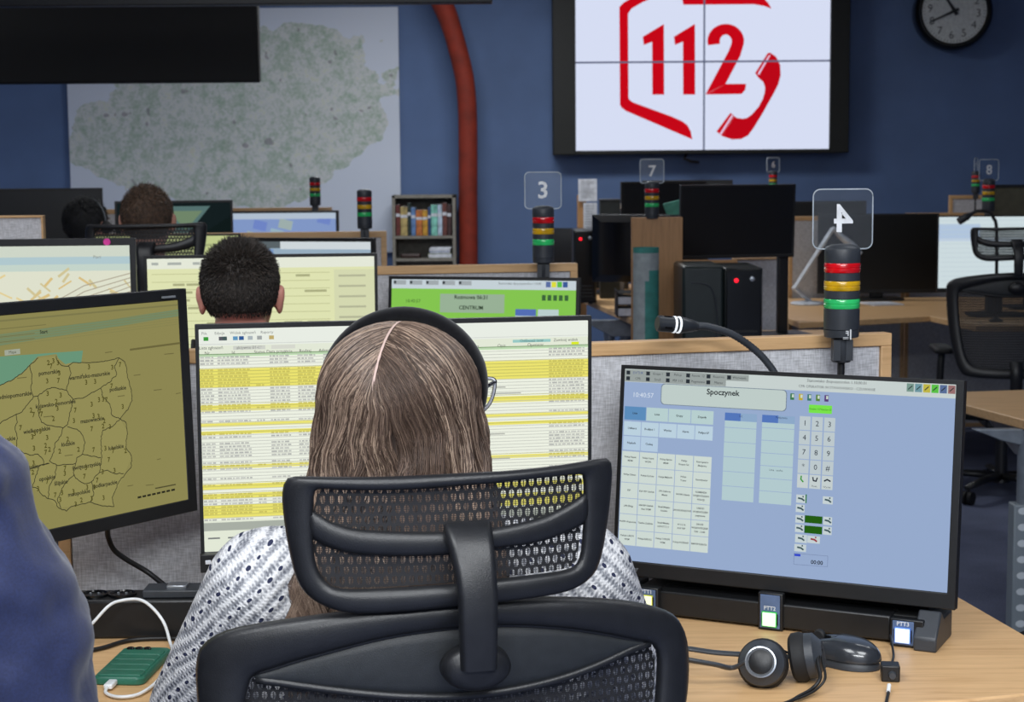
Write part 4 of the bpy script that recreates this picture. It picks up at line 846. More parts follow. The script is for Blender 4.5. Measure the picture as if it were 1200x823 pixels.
for i, (x0, y0, x1, y1, bt, c) in enumerate(((748, 690, 768, 727, 'PTT1', (236, 240, 190)), (891, 696.5, 914, 741, 'PTT2', (196, 246, 196)), (1046, 727, 1071, 763, 'PTT3', (196, 216, 250)))):
    yo = CF-.012 if i != 1 else CF-.006; a = cpx(x0, y0, yo); b = cpx(x1, y0, yo); zb = max(.004, cpx((x0+x1)/2, y1, yo).z); w = b.x-a.x
    mb = MB(); mb.box(a.x-.004, b.x+(.014 if i == 2 else .004), yo+.001, CF+.008, max(0, zb-.008), a.z+.003); mb.build('button_block', BLACK, t, bevel=.002)
    mb = MB(); mb.box(a.x, b.x, yo-.001, yo+.0015, zb, a.z); pl = mb.build('button_plate', plain('blue_grey_plate', (84, 104, 138), .5), t, bevel=.0006)
    cx = (a.x+b.x)/2; s = w*.34; cz = zb+(a.z-zb)*(.36 if i != 2 else .36); cz = zb+s+.004 if i else zb+s+.012
    mb = MB(); mb.box(cx-s*1.25, cx+s*1.25, yo-.003, yo-.001, cz-s*.8, cz+s*.8); mb.build('button_bezel', BLACK, pl)
    mb = MB(); mb.box(cx-s, cx+s, yo-.006, yo-.001, cz-s, cz+s); mb.build('lit_button', emis('lit_button_%d' % i, c, .75), pl, bevel=.001)
    mb = MB(); mb.box(cx-s*1.1, cx+s*1.1, yo-.0045, yo-.001, cz-s*1.1, cz+s*1.1); mb.build('button_rim', plain('button_rim_%d' % i, ((214, 214, 60), (60, 190, 80), (100, 140, 220))[i], .4), pl)
    ar = Art(w, .012); ar.text(bt, .5, .5, .0085, (220, 225, 232), 1, bold=True); ar.build('button_lettering', BOOKM, pl, Matrix.Translation((cx, yo-.0013, cz+s+.006)))
fx0, fx1 = cpx(1074, 760).x, cpx(1102, 720).x
mb = MB(); mb.prism([(-.055, 0), (.05, 0), (.05, ztop-.002), (-.005, ztop-.002), (-.022, .055), (-.055, .02)], fx0, fx1, 'YZ'); mb.build('side_foot', DKGREY, t, bevel=.003)
mb = MB(); mb.prism([(-.055, 0), (.05, 0), (.05, ztop-.002), (-.005, ztop-.002), (-.022, .055), (-.055, .02)], xl-.03, xl-.005, 'YZ'); mb.build('side_foot', DKGREY, t, bevel=.003)
mb = MB(); mb.box(xl, xr, .062, .07, 0, ztop+.14); mb.build('support_plate', BLACK, t, bevel=.003)
# ================================================================ mouse, cable box, headset
mc = atZ(983, 777, DESK); t = thing('computer_mouse', 'glossy dark grey computer mouse beside the headset', 'mouse', (mc.x, mc.y, DESK), R(50)); t.scale = (1.12, 1.12, 1.05)
def mouse_shell(z0, z1, sx, sy, top):
    rings = []
    for i in range(13):
        f = i/12; a = f*PI/2; zz = z0+(z1-z0)*math.sin(a); k = math.cos(a)**.55 if i < 12 else .02
        ring = []
        for q in range(40):
            th = 2*PI*q/40; c, s = math.cos(th), math.sin(th); w = 1-.13*s*(1 if s > 0 else .3); wa = 1-.12*math.exp(-(s/.35)**2)
            x = sx*c*w*wa*k; y = sy*s*k; zt = zz*(1-.22*max(0, s)*f) if top else zz
            ring.append((x, y, zt))
        rings.append(ring)
    return rings
mb = MB(); mb.loft(mouse_shell(.001, .022, .0315, .056, False)); mb.build('lower_shell', DKGREY, t, smooth=True)
mb = MB(); mb.loft(mouse_shell(.012, .0385, .0325, .0575, True)); mb.build('upper_shell', plain('mouse_gloss', (46, 49, 54), .22, coat=.4), t, smooth=True)
mb = MB(); mb.lathe([(.006, -.004), (.008, -.002), (.008, .002), (.006, .004)], 20, (0, .028, .0335), axis='X'); mb.build('scroll_wheel', RUBBER, t, smooth=True)
mb = MB(); mb.box(-.0006, .0006, .012, .054, .02, .0352); mb.build('button_seam', GLOSS, t)
bx = atZ(1043, 797, DESK); t = thing('cable_adapter', 'small black cube cable adapter on desk in front of the third lit button', 'adapter', (bx.x, bx.y, DESK), R(-8))
mb = MB(); mb.box(-.0125, .0125, -.012, .013, 0, .023); mb.build('adapter_box', BLACK, t, bevel=.002)
mb = MB(); mb.lathe([(.0045, .0165), (.0055, .014), (.006, .012)], 14, (.002, 0, .010), axis='Y'); mb.v = mb.v; mb.build('jack', DKGREY, t, smooth=True)
def on(px, py, z=.004): q = atZ(px, py, DESK+z); return Vector((q.x-bx.x, q.y-bx.y, z))
mb = MB(); q = Matrix.Rotation(R(8), 4, 'Z'); mb.tube([q@p for p in smoothpath([on(1044, 786, .014), on(1046, 775, .01), on(1047, 766, .008), Vector((on(1047, 762).x, on(1047, 757).y, .02))], 6)], .0018, 8); mb.build('upper_cable', CABLEB, t, smooth=True)
mb = MB(); mb.tube([q@p for p in smoothpath([on(1042, 803, .010), on(1041, 812, .004), on(1039, 822, .003), on(1034, 850, .003), on(1015, 900, .003)], 6)], .0022, 8); mb.build('lower_cable', CABLEB, t, smooth=True)
mb = MB(); mb.tube([q@p for p in [on(1042, 803, .010), on(1041, 811, .005)]], .0028, 8); mb.build('white_sleeve', CABLEW, t, smooth=True)
# headset
hx = atZ(905, 806, DESK); t = thing('headset', 'black headset with round ear cups lying on desk beside the mouse', 'headset', (hx.x, hx.y, DESK))
ho_ = Vector((hx.x, hx.y, DESK)); hY = hx.y
def hp(px, py, Y): return atY(px, py, Y)-ho_
def cup(c, nrm, r, k, face=True):
    M = Vector((0, 0, 1)).rotation_difference(nrm).to_matrix()
    def tr(mb): mb.v = [tuple(c+M@Vector(p)) for p in mb.v]; return mb
    e = tr(MB().lathe([(.001, .016*k), (r*.55, .016*k), (r*.6, .014*k), (r*.9, .006*k), (r*.93, -.004*k), (r*.6, -.006*k)], 32)).build('ear_cup', DKGREY, t, smooth=True)
    tr(MB().lathe([(r*.6, -.004*k), (r*.9, -.004*k), (r*1.02, -.010*k), (r*1.0, -.02*k), (r*.85, -.024*k), (r*.5, -.02*k), (.001, -.014*k)], 32)).build('ear_cushion', RUBBER, e, smooth=True)
    if face:
        tr(MB().lathe([(r*.58, .0145*k), (r*.62, .017*k), (r*.56, .0175*k), (r*.52, .0155*k)], 32, cap=False)).build('chrome_ring', SILVER, e, smooth=True)
        tr(MB().lathe([(.001, .0172*k), (r*.45, .0168*k), (r*.52, .015*k)], 28)).build('cup_badge', BLACK, e, smooth=True)
        ar = Art(r, r*.3); ar.text('Logitech', .5, .5, r*.18, (120, 124, 128), 1); T_ = Matrix.Translation(c) @ M.to_4x4() @ Matrix.Translation((0, 0, .0177*k)) @ Matrix.Rotation(R(100), 4, 'Z') @ Matrix.Rotation(R(-90), 4, 'X')
    return e
C1 = hp(893, 790, hY-.0); n1 = Vector((-.25, -.9, .35)).normalized(); C1.z = max(C1.z, .034); cup(C1, n1, .034, 1.1)
C2 = hp(950, 784, hY+.03); n2 = Vector((.95, -.25, .2)).normalized(); C2.z = max(C2.z, .035); cup(C2, n2, .034, 1.1, False)
bandp = [C1+Vector((-.02, -.008, .006)), hp(858, 783, hY+.01), hp(838, 779, hY+.0), hp(800, 772, hY-.0), hp(775, 763, hY+.05), hp(800, 760, hY+.10), hp(838, 765, hY+.09), hp(880, 768, hY+.07), hp(915, 772, hY+.055), C2+Vector((-.004, .0, .012))]
for p in bandp: p.z = max(p.z, .012)
mb = MB(); mb.tube(smoothpath(bandp, 8), .0062, 10, flat=.55); mb.build('headband', DKGREY, t, smooth='all')
mb = MB(); mb.tube(smoothpath([C1+Vector((.01, .01, .02)), hp(918, 763, hY+.05), hp(935, 768, hY+.04), C2+Vector((-.005, 0, .02))], 8), .0016, 8); mb.build('thin_wire', CABLEB, t, smooth=True)
for dx, nm in ((0, 'boom_arm'), (6, 'headset_cable')):
    pts = [C2+Vector((.012, -.012, .012)), hp(958+dx, 775, hY), hp(961+dx, 795, hY-.03), hp(951+dx, 808, hY-.04), hp(937+dx, 816, hY-.06), hp(925, 828, hY-.08), hp(900, 860, hY-.11)]
    for p in pts: p.z = max(p.z, .0055)
    mb = MB(); mb.tube(smoothpath(pts, 8), .0026 if dx == 0 else .0018, 8); mb.build(nm, CABLEB, t, smooth='all')
# ================================================================ left desk: power strip, phone, cables
st = atZ(150, 749, DESK); t = thing('power_strip', 'black power strip trough on desk below the grey divider, left of the woman', 'power strip', (st.x, st.y, DESK), R(1))
zt_ = atY(150, 704, st.y).z-DESK; xa, xb = atY(76, 745, st.y).x-st.x, atY(330, 745, st.y).x-st.x
mb = MB(); mb.box(xa, xb, 0, .07, 0, zt_); mb.build('trough', BLACK, t, bevel=.004)
for px0 in (100, 133):
    q = atZ(px0, 710, DESK+zt_); mb = MB(); mb.lathe([(.0215, -.002), (.0215, .004), (.019, .0045), (.0175, .002), (.001, .0015)], 28, (q.x-st.x, .033, zt_)); s = mb.build('socket', GLOSS, t, smooth=True)
    for dx in (-.006, .006): mb = MB(); mb.lathe([(.002, 0), (.002, .0035), (.001, .004)], 10, (q.x-st.x+dx, .033, zt_+.001)); mb.build('contact', SILVER, s)
mb = MB(); q = atY(165, 700, st.y).x-st.x; mb.box(q, q+.10, .01, .06, zt_, zt_+.012); mb.build('hub_block', DKGREY, t, bevel=.002)
mb = MB(); mb.box(q+.035, q+.065, .02, .045, zt_+.012, zt_+.017); mb.build('hub_plug', SILVER, t, bevel=.001)
pa = [Vector(atY(x, y, Y)) for x, y, Y in ((126, 618, 2.58), (127, 630, 2.60), (134, 645, 2.61), (150, 657, 2.62), (172, 670, 2.63), (190, 684, 2.62), (205, 696, 2.60))]
o0 = Vector((pa[-1].x, pa[-1].y, pa[-1].z)); mb = MB(); mb.tube([p-o0 for p in smoothpath(pa, 8)], .0042, 10); c = mb.build('monitor_cable', CABLEB, smooth='all'); c.location = o0; tag(c, 'black cable hanging from the left monitor down to the power strip', 'cable')
f = [atZ(152, 757, DESK+.012), atZ(199, 756.5, DESK+.012), atZ(163, 801, DESK+.012), atZ(110, 790, DESK+.012)]
cen = sum(f, Vector())/4; yawP = math.atan2((f[1]-f[2]).y, (f[1]-f[2]).x)-PI/2; print('phone', [(round(p.x, 3), round(p.y, 3)) for p in f], math.degrees(yawP))
yawP = -math.atan2((f[0]+f[1]-f[2]-f[3]).x, (f[0]+f[1]-f[2]-f[3]).y); PH = .152; PW = .072
t = thing('mobile_phone', 'green padded mobile phone lying face down on the desk, plugged in', 'phone', (cen.x, cen.y, DESK), yawP)
def rrect(w, h, r, n=6): return [(cx+r*math.cos(R(a0+q*90/n)), cy+r*math.sin(R(a0+q*90/n))) for cx, cy, a0 in ((w-r, h-r, 0), (-w+r, h-r, 90), (-w+r, -h+r, 180), (w-r, -h+r, 270)) for q in range(n+1)]
GREEN = plain('green_case', (40, 104, 84), .42, var=.06)
mb = MB(); mb.loft([[(x, y, z) for x, y in rrect(PW/2-i, PH/2-i, .011)] for z, i in ((.0, .002), (.002, 0), (.009, 0), (.0115, .002))]); mb.build('case', GREEN, t, smooth=True)
for k in range(5):
    y0 = -PH/2+.008+k*.025; mb = MB(); pts = rrect(PW/2-.005, .0118, .004); mb.loft([[(x*s, y0+.0118+y*s, z) for x, y in pts] for z, s in ((.010, 1), (.0125, .985), (.0135, .93), (.0138, .6))]); mb.build('case_pad', GREEN, t, smooth=True)
for k in range(3): mb = MB(); mb.lathe([(.0055, .009), (.0055, .0135), (.0045, .0145), (.001, .0142)], 20, (-PW/2+.013+k*.0125, PH/2-.013, 0)); mb.build('camera_lens', GLOSS, t, smooth=True)
pm = Matrix.Translation((cen.x, cen.y, DESK)) @ Matrix.Rotation(yawP, 4, 'Z')
tip = pm @ Vector((-.006, -PH/2-.004, .006))
mb = MB(); mb.box(-.006, .006, -.022, .004, -.0035, .0035); cc_ = thing('charging_cable', 'white charging cable looping from the green phone up over the desk', 'cable', (tip.x, tip.y, DESK), yawP)
mb.v = [(x, y, z+.006) for x, y, z in mb.v]; mb.build('plug', WHITEP, cc_, bevel=.0015)
Mi = (Matrix.Translation(cc_.location) @ Matrix.Rotation(yawP, 4, 'Z')).inverted()
lp = [tip+Vector((-.002, -.018, 0)), atZ(124, 812, DESK+.0045), atZ(138, 817, DESK+.0045), atZ(162, 814, DESK+.0045), atZ(183, 800, DESK+.0045), atZ(192, 786, DESK+.004)]
lp += [atZ(203, 770, DESK+.01), atY(199, 752, 2.47), atY(192, 730, 2.49), atY(178, 712, 2.50), atY(163, 703, 2.50), atY(143, 704, 2.49), atY(128, 710, 2.48), atY(110, 729, 2.47), atY(90, 751, 2.46), atY(60, 775, 2.42), atZ(40, 800, DESK+.004)]
mb = MB(); mb.tube([Mi@p for p in smoothpath(lp, 8)], .0024, 10); mb.build('cord', CABLEW, cc_, smooth='all')
lp = [atZ(60, 775, DESK+.004), atZ(95, 765, DESK+.004), atZ(122, 759, DESK+.004), atZ(150, 751, DESK+.004), atZ(190, 748.5, DESK+.004), atZ(260, 750, DESK+.004)]
o0 = lp[0].copy(); mb = MB(); mb.tube([p-o0 for p in smoothpath(lp, 8)], .0034, 8); c = mb.build('power_cable', CABLEB, smooth='all'); c.location = o0; tag(c, 'thin black cable lying on desk behind the green phone', 'cable')
# ================================================================ far furniture and small things
# bookcase
BY = 11.1; p0 = atY(459, 229, BY); p1 = atY(538, 307, BY); bw = p1.x-p0.x; bh = p0.z
SHW = plain('grey_laminate', (132, 128, 118), .6)
t = thing('bookcase', 'small grey bookcase with coloured books against the blue wall beside the curved pipe', 'bookcase', (p0.x, BY, 0))
dz = lambda y: atY(500, y, BY).z
mb = MB(); mb.box(0, .02, 0, .28, 0, bh); mb.box(bw-.04, bw-.02, 0, .28, 0, bh); mb.box(0, bw-.02, 0, .28, bh-.02, bh); mb.box(0, bw-.02, .26, .28, 0, bh); mb.build('carcass', SHW, t, bevel=.002)
shz = [dz(276.5), dz(303), .55, .25]
for z in shz: mb = MB(); mb.box(.02, bw-.04, .0, .26, z-.018, z); mb.build('shelf_board', SHW, t, bevel=.001)
bk = [(.030, 36, (96, 44, 40)), (.045, 34, (170, 150, 96)), (.022, 38, (34, 50, 48)), (.030, 33, (92, 124, 168)), (.042, 30, (176, 104, 52)), (.034, 30, (186, 140, 50)), (.020, 33, (44, 70, 110)), (.042, 36, (120, 186, 170)), (.03, 36, (170, 188, 206)), (.03, 38, (98, 56, 50)), (.028, 36, (60, 40, 40))]
nm = ['dark red', 'mottled yellow-brown', 'dark green', 'light blue', 'orange', 'mustard yellow', 'narrow navy', 'turquoise', 'pale blue', 'maroon', 'dark brown']
x = .024; k_ = (bw-.07)/sum(b[0] for b in bk)
for (w, hpx, c), n in zip(bk, nm):
    w *= k_; h = hpx*BY/FPX; z0 = shz[0]; t2 = thing('book', n+' book standing on top shelf of the grey bookcase', 'book', (p0.x+x, BY+.01, z0+.001), 0, 'books standing in the bookcase')
    m = plain('cover_'+n.replace(' ', '_'), c, .6, var=.25, scale=25)
    mb = MB(); mb.box(0, w-.002, 0, .16, 0, h); mb.build('cover', m, t2, bevel=.002)
    mb = MB(); mb.box(.002, w-.004, .004, .158, h-.001, h+.0005); mb.box(.0005, w-.0025, -.0012, 0, h*.62, h*.72); mb.build('title_band', PAPER, t2)
    x += w
zz = shz[1]
for n, c, x0, x1, h in (('blue magazine lying', (60, 96, 150), .24, .38, .014), ('green-brown book lying', (128, 140, 90), .23, .39, .03)):
    z0 = zz + (.03 if 'blue' in n else 0); t2 = thing('book', n+' flat on the lower shelf of the grey bookcase', 'book', (p0.x+x0, BY+.01, z0+.001)); mb = MB(); mb.box(0, x1-x0-.01, 0, .2, 0, h); mb.build('cover', plain('c_'+n[:5], c, .5, var=.2), t2, bevel=.002); mb = MB(); mb.box(.003, x1-x0-.007, -.001, .19, .003, h-.003); mb.build('pages', PAPER, t2)
t2 = thing('paper_stack', 'white paper stack on top of the flat books in the bookcase', 'paper', (p0.x+.24, BY+.01, zz+.046)); mb = MB(); mb.box(0, .135, 0, .2, 0, .02); mb.box(.01, .145, .01, .2, .02, .026); mb.build('sheets', PAPER, t2)
t2 = thing('pencil_case', 'dark brown case lying on the lower shelf of the bookcase', 'case', (p0.x+.05, BY+.02, zz+.001)); mb = MB(); mb.loft([[(x_, y_*s+.05, z_) for x_, y_ in rrect(.065, .04, .012)] for z_, s in ((0, .9), (.01, 1), (.02, 1), (.028, .85))]); mb.v = [(a+.065, b, c) for a, b, c in mb.v]; mb.build('case_body', plain('dark_leather', (54, 36, 32), .5), t2, smooth=True)
# roll
q = atY(757, 290, 6.45); t = thing('rolled_mat', 'upright grey and teal rolled mat in front of the oak board', 'mat', (q.x, q.y, 0))
rr_ = 15.2*6.45/FPX; Hm = q.z; TEAL = plain('teal_foam', (58, 128, 120), .7); GRF = plain('grey_foam', (150, 158, 160), .7)
mb = MB(); n = 40
pts = [(rr_*(1-.06*i/n)*math.cos(2*PI*i/n-1.2), rr_*(1-.06*i/n)*math.sin(2*PI*i/n-1.2)) for i in range(n*5)] if False else None
for i in range(n):
    a0, a1 = 2*PI*i/n, 2*PI*(i+1)/n; am = (a0+a1)/2; 
    right = math.cos(am) > -.15; zs = [0.02, Hm-.085-(.04 if math.cos(am) < .15 else 0), Hm-.02, Hm]
    for (z0, z1), mt in zip(((zs[0], zs[1]), (zs[1], zs[2]), (zs[2], zs[3])), ((1 if right else 0), 0, 1)):
        c0, s0, c1, s1 = math.cos(a0), math.sin(a0), math.cos(a1), math.sin(a1)
        mb.add([(rr_*c0, rr_*s0, z0), (rr_*c1, rr_*s1, z0), (rr_*c1, rr_*s1, z1), (rr_*c0, rr_*s0, z1)], [(0, 1, 2, 3)], mt)
mb.lathe([(rr_*.98, 0), (rr_*.98, Hm-.004), (rr_*.8, Hm-.004), (rr_*.8, Hm-.02), (rr_*.6, Hm-.02), (rr_*.6, Hm-.004), (rr_*.4, Hm-.004), (rr_*.4, Hm-.02), (.001, Hm-.02)], 40, mat=1); mb.build('mat_roll', [GRF, TEAL], t, smooth=True)
# computer towers
def pc(label, tlpx, Y, w, h, d, yaw=0, led=None, z=DESK, split=None):
    A = atY(tlpx[0], tlpx[1], Y); t = thing('computer_tower', label, 'computer', (A.x, Y, z), R(yaw)); hh = A.z-z if h is None else h
    mb = MB(); mb.box(0, w, 0, d, .008, hh); mb.build('case', plain('tower_black', (24, 30, 31), .35, bump=.1), t, bevel=.005)
    mb = MB(); mb.box(.006, w-.006, -.012, 0, .012, hh-.004); f = mb.build('front_panel', GLOSS, t, bevel=.004)
    for k in range(4): mb = MB(); mb.box(.02, w-.02, -.014, -.0115, .04+k*.018, .048+k*.018); mb.build('vent_slot', BLACK, f)
    mb = MB(); mb.lathe([(.001, .016), (.008, .015), (.008, .011)], 16, (w*.3, 0, hh-.045), axis='Y'); mb.build('power_light', emis('red_led', (255, 20, 40), 2) if 'red_led' not in bpy.data.materials else bpy.data.materials['red_led'], f)
    mb = MB(); mb.lathe([(.001, .016), (.009, .015), (.009, .011)], 16, (w*.72, 0, hh-.04), axis='Y'); mb.build('power_button', SILVER, f)
    for x in (.02, w-.04):
        mb = MB(); mb.box(x, x+.02, .02, d-.02, 0, .01); mb.build('foot', RUBBER, t)
    return t
pc('black computer tower with red light on the desk below the raised black monitor', (849, 314.5), 6.34, .142, None, .38, 0)
A = atY(800, 312, 6.34); t = thing('printer', 'dark green-black box standing left of the computer tower', 'box', (A.x, 6.34, DESK)); hh = A.z-DESK
mb = MB(); mb.box(0, .155, 0, .36, 0, hh); mb.build('box_body', plain('green_black', (30, 40, 40), .35), t, bevel=.012); mb = MB(); mb.tube(smoothpath([(.03, -.002, hh*.82), (.1, -.004, hh*.78), (.125, -.004, hh*.55), (.128, -.003, hh*.2)], 6), .003, 8); mb.build('curved_seam', DKGREY, t, smooth=True)
t.name = 'storage_box'
pc('small black computer with red light below the left side of the big display', (672, 270), 8.9, .12, None, .3, 0, z=DESK)
# desk lamp
lb = atZ(946, 357, DESK); t = thing('desk_lamp', 'white folding desk lamp seen through the clear plate marked 4', 'lamp', (lb.x, lb.y, DESK))
Y_ = lb.y; V = lambda x, y: atY(x, y, Y_)-Vector((lb.x, lb.y, DESK))
WL = plain('lamp_white', (190, 196, 204), .35)
mb = MB(); mb.lathe([(.085, 0), (.088, .006), (.08, .014), (.03, .02), (.001, .021)], 36); mb.build('base', WL, t, smooth=True)
k0, k1, k2, k3 = V(950, 352), V(931, 338), V(976, 268), V(1006, 298)
k0.z = .015; mb = MB(); mb.tube([k0, k1], .018, 10, flat=.6); mb.tube([k1, k2], .024, 10, flat=.5); mb.ball(k1, .015, n=12, m=8); mb.build('arm', WL, t, smooth=True)
mb = MB(); mb.tube([k2+Vector((0, 0, .006)), k2.lerp(k3, .3), k2.lerp(k3, .7)+Vector((0, 0, .01)), k3+Vector((.01, -.01, .0))], [.02, .04, .05, .034], 16, flat=.4); mb.build('lamp_head', WL, t, smooth=True)
# papers and small far things
A = atY(677, 233, 9.95); t = thing('oak_post', 'narrow oak post with hung white sheets below the big display', 'post', (A.x, 9.95, 0)); mb = MB(); mb.box(0, .05, 0, .12, 0, A.z+.02); mb.build('post_board', WOODD, t, bevel=.002)
for (x0, y0, x1, y1), l in (((678, 210, 700, 236), 'upper white printed sheet hung on the oak post'), ((684, 238, 700, 272), 'lower white sheet hung on the oak post')):
    a = atY(x0, y0, 9.9); b = atY(x1, y1, 9.9); t = thing('notice_sheet', l, 'sheet', (a.x, 9.935, b.z)); mb = MB(); mb.box(0, b.x-a.x, 0, .003, 0, a.z-b.z); mb.build('sheet_frame', PAPER, t)
    ar = Art(b.x-a.x, a.z-b.z); [ar.rect(.12, .1+k*.09, .12+random.uniform(.5, .75), .12+k*.09, (150, 155, 165), 1) for k in range(9)]; ar.build('printed_lines', BOOKM, t, Matrix.Translation(((b.x-a.x)/2, -.001, (a.z-b.z)/2)))
A = atY(777, 239, 8.6); B = atY(800, 255, 8.6); t = thing('document_folder', 'teal-green folder leaning behind the light marked 7', 'folder', (A.x, 8.6, DESK)); w = B.x-A.x
mb = MB(); mb.prism([(0, A.z-DESK), (w*1.3, A.z-DESK+.03), (w*1.3, 0), (w*.75, 0), (w*.6, (A.z-DESK)*.7)], 0, .02, 'XZ'); mb.build('folder_cover', plain('teal_card', (70, 150, 128), .5), t, bevel=.002); mb = MB(); mb.prism([(w*.72, .01), (w*1.25, .01), (w*1.25, A.z-DESK+.01), (w*.75, .3)], .003, .017, 'XZ'); mb.build('pages', PAPER, t)
for (x, y, Y, w, h, c, l, n, cat) in ((703, 236, 9.3, .11, None, (40, 46, 46), 'dark clutter box on desk behind the glossy black monitor', 'storage_box', 'box'), (719, 238, 9.4, .05, None, (150, 160, 175), 'small pale bottle on far desk left of the black far monitor', 'bottle', 'bottle')):
    A = atY(x, y, Y); t = thing(n, l, cat, (A.x, Y, DESK)); hh = A.z-DESK
    mb = MB()
    if n == 'bottle': mb.lathe([(.025, 0), (.028, .01), (.028, hh*.7), (.012, hh*.85), (.012, hh*.95)], 20, (.03, .03, 0)); mb.build('bottle_body', plain('pale_glass', c, .2), t, smooth=True); mb = MB(); mb.lathe([(.014, hh*.94), (.014, hh), (.005, hh)], 16, (.03, .03, 0)); mb.build('cap', WHITEP, t)
    else: mb.box(0, w, 0, .1, 0, hh); mb.build('box_body', plain('clutter_dark', c, .5), t, bevel=.004); mb = MB(); mb.box(-.002, w+.002, -.002, .102, hh, hh+.012); mb.build('lid', DKGREY, t, bevel=.002)
A = atY(723, 322, 8.12)
for (x, y, l) in ((725, 331, 'upper white label block beside the grey and teal roll'), (725, 346, 'lower white label block beside the grey and teal roll')): pass
t = thing('document_tray', 'black document tray with two white sheets left of the oak board', 'tray', (A.x, 8.12, DESK)); hh = A.z-DESK
mb = MB()
for k in range(3): mb.box(0, .13, 0, .2, k*.055+.0, k*.055+.004)
for x in (0, .126): mb.box(x, x+.004, 0, .2, 0, .125)
mb.build('tray_rack', BLACK, t)
for k in (0, 1): mb = MB(); mb.box(.006, .124, -.005, .18, .006+k*.055, .04+k*.055); mb.build('sheet_pile', PAPER, t, bevel=.001)
A = atZ(1022, 357, DESK); t = thing('paper_sheet', 'white paper lying on the distant desk beside the white lamp', 'paper', (A.x+.04, A.y+.02, DESK), R(15)); mb = MB(); mb.prism([(-.08, -.1), (.09, -.1), (.1, .08), (-.07, .1)], 0, .006); mb.build('sheets', PAPER, t)
A = atY(925, 232, 8.97); t = thing('paper_sheet', 'white sheet on top of the black monitor behind the lamp', 'paper', (A.x, A.y, A.z)) if False else None
A = atY(955, 400, 2.9)
# keyboard for the woman's desk (hidden behind her from here, but standing there)
t = thing('keyboard', 'black keyboard under the central monitor in front of the woman', 'keyboard', (-.17, 2.31, DESK), R(8)); mb = MB(); mb.box(-.22, .22, -.05, .04, 0, .014); mb.build('keyboard_body', BLACK, t, bevel=.004)
mb = MB()
for r_ in range(5):
    for c_ in range(20): mb.box(-.21+c_*.021, -.192+c_*.021, -.044+r_*.017, -.03+r_*.017, .0142, .019)
mb.build('key_field', DKGREY, t)
# ================================================================ mesh office chair
CHY = 1.72; CYAW = R(12); cpos = atY(533, 640, CHY)
CM = Matrix.Translation((cpos.x, CHY, 0)) @ Matrix.Rotation(CYAW, 4, 'Z'); CMi = CM.inverted()
def cl(px, py, yo=0):
    o = CMi @ CAMP; d = CMi.to_3x3() @ ray(px, py); s = (yo-o.y)/d.y; q = o+d*s; return (q.x, q.z)
def resample(pts, n, closed=True):
    P = [Vector((p[0], p[1], 0)) for p in pts]; P = smoothpath(P, 6, closed)
    if closed: P.append(P[0])
    L = [0]
    for a, b in zip(P[:-1], P[1:]): L.append(L[-1]+(b-a).length)
    out = []; k = 0; m = n if closed else n-1
    for i in range(n):
        t = L[-1]*i/m
        while k < len(L)-2 and L[k+1] < t: k += 1
        f = (t-L[k])/max(1e-9, L[k+1]-L[k]); q = P[k].lerp(P[k+1], min(1, f)); out.append((q.x, q.y))
    return out
def frame_ring(outer, inner, th, cy, n=110, m=14, fwd=.5):
    """closed rounded frame between two loops; cy(x, z) bends it"""
    O = resample(outer, n); I = resample(inner, n)
    # match start points by angle
    ci = (sum(p[0] for p in I)/n, sum(p[1] for p in I)/n)
    best = None
    k0 = min(range(n), key=lambda k: (I[k][0]-O[0][0])**2+(I[k][1]-O[0][1])**2); I = I[k0:]+I[:k0]
    if sum((a[0]-b[0])**2+(a[1]-b[1])**2 for a, b in zip(O, I)) > sum((a[0]-b[0])**2+(a[1]-b[1])**2 for a, b in zip(O, [I[0]]+I[:0:-1])): I = [I[0]]+I[:0:-1]
    vs = []; fs = []
    for i in range(n):
        (ox, oz), (ix, iz) = O[i], I[i]
        for j in range(m):
            a = 2*PI*j/m; s = (1-math.cos(a))/2; yy = -th*math.copysign(abs(math.sin(a))**.6, math.sin(a)); yy *= (1 if math.sin(a) > 0 else fwd)
            x, z = ox+(ix-ox)*s, oz+(iz-oz)*s; vs.append((x, cy(x, z)+yy, z))
    for i in range(n):
        for j in range(m): a = i*m+j; b = i*m+(j+1) % m; c = ((i+1) % n)*m+(j+1) % m; d = ((i+1) % n)*m+j; fs.append((a, b, c, d))
    return vs, fs
def band(top, bot, th, cy, n=40, m=12, yo=0):
    T = resample(top, n, False); B = resample(bot, n, False); rings = []
    for (tx, tz), (bx, bz_) in zip(T, B):
        ring = []
        for j in range(m):
            a = 2*PI*j/m; s = (1-math.cos(a))/2; x, z = tx+(bx-tx)*s, tz+(bz_-tz)*s
            ring.append((x, cy(x, z)+yo-th*math.copysign(abs(math.sin(a))**.7, math.sin(a)), z))
        rings.append(ring)
    return rings
def sheet(loop, cy, res=.012, yo=0):
    """curved sheet filling a closed loop (fan from the middle row by row)"""
    L = resample(loop, 120); xs = [p[0] for p in L]; n = 48; x0, x1 = min(xs)+.0005, max(xs)-.0005; vs = []; fs = []; m = 16
    for i in range(n+1):
        x = x0+(x1-x0)*i/n; zz = []
        for a, b in zip(L, L[1:]+L[:1]):
            if (a[0]-x)*(b[0]-x) <= 0 and a[0] != b[0]: zz.append(a[1]+(b[1]-a[1])*(x-a[0])/(b[0]-a[0]))
        z0, z1 = (min(zz), max(zz)) if len(zz) > 1 else (0, 0)
        for j in range(m+1): z = z0+(z1-z0)*j/m; vs.append((x, cy(x, z)+yo, z))
    for i in range(n):
        for j in range(m): a = i*(m+1)+j; fs.append((a, a+1, a+m+2, a+m+1))
    return vs, fs
hcy = lambda x, z: 1.15*x*x
bcy = lambda x, z: .75*x*x+.02*math.sin((z-.6)*5)
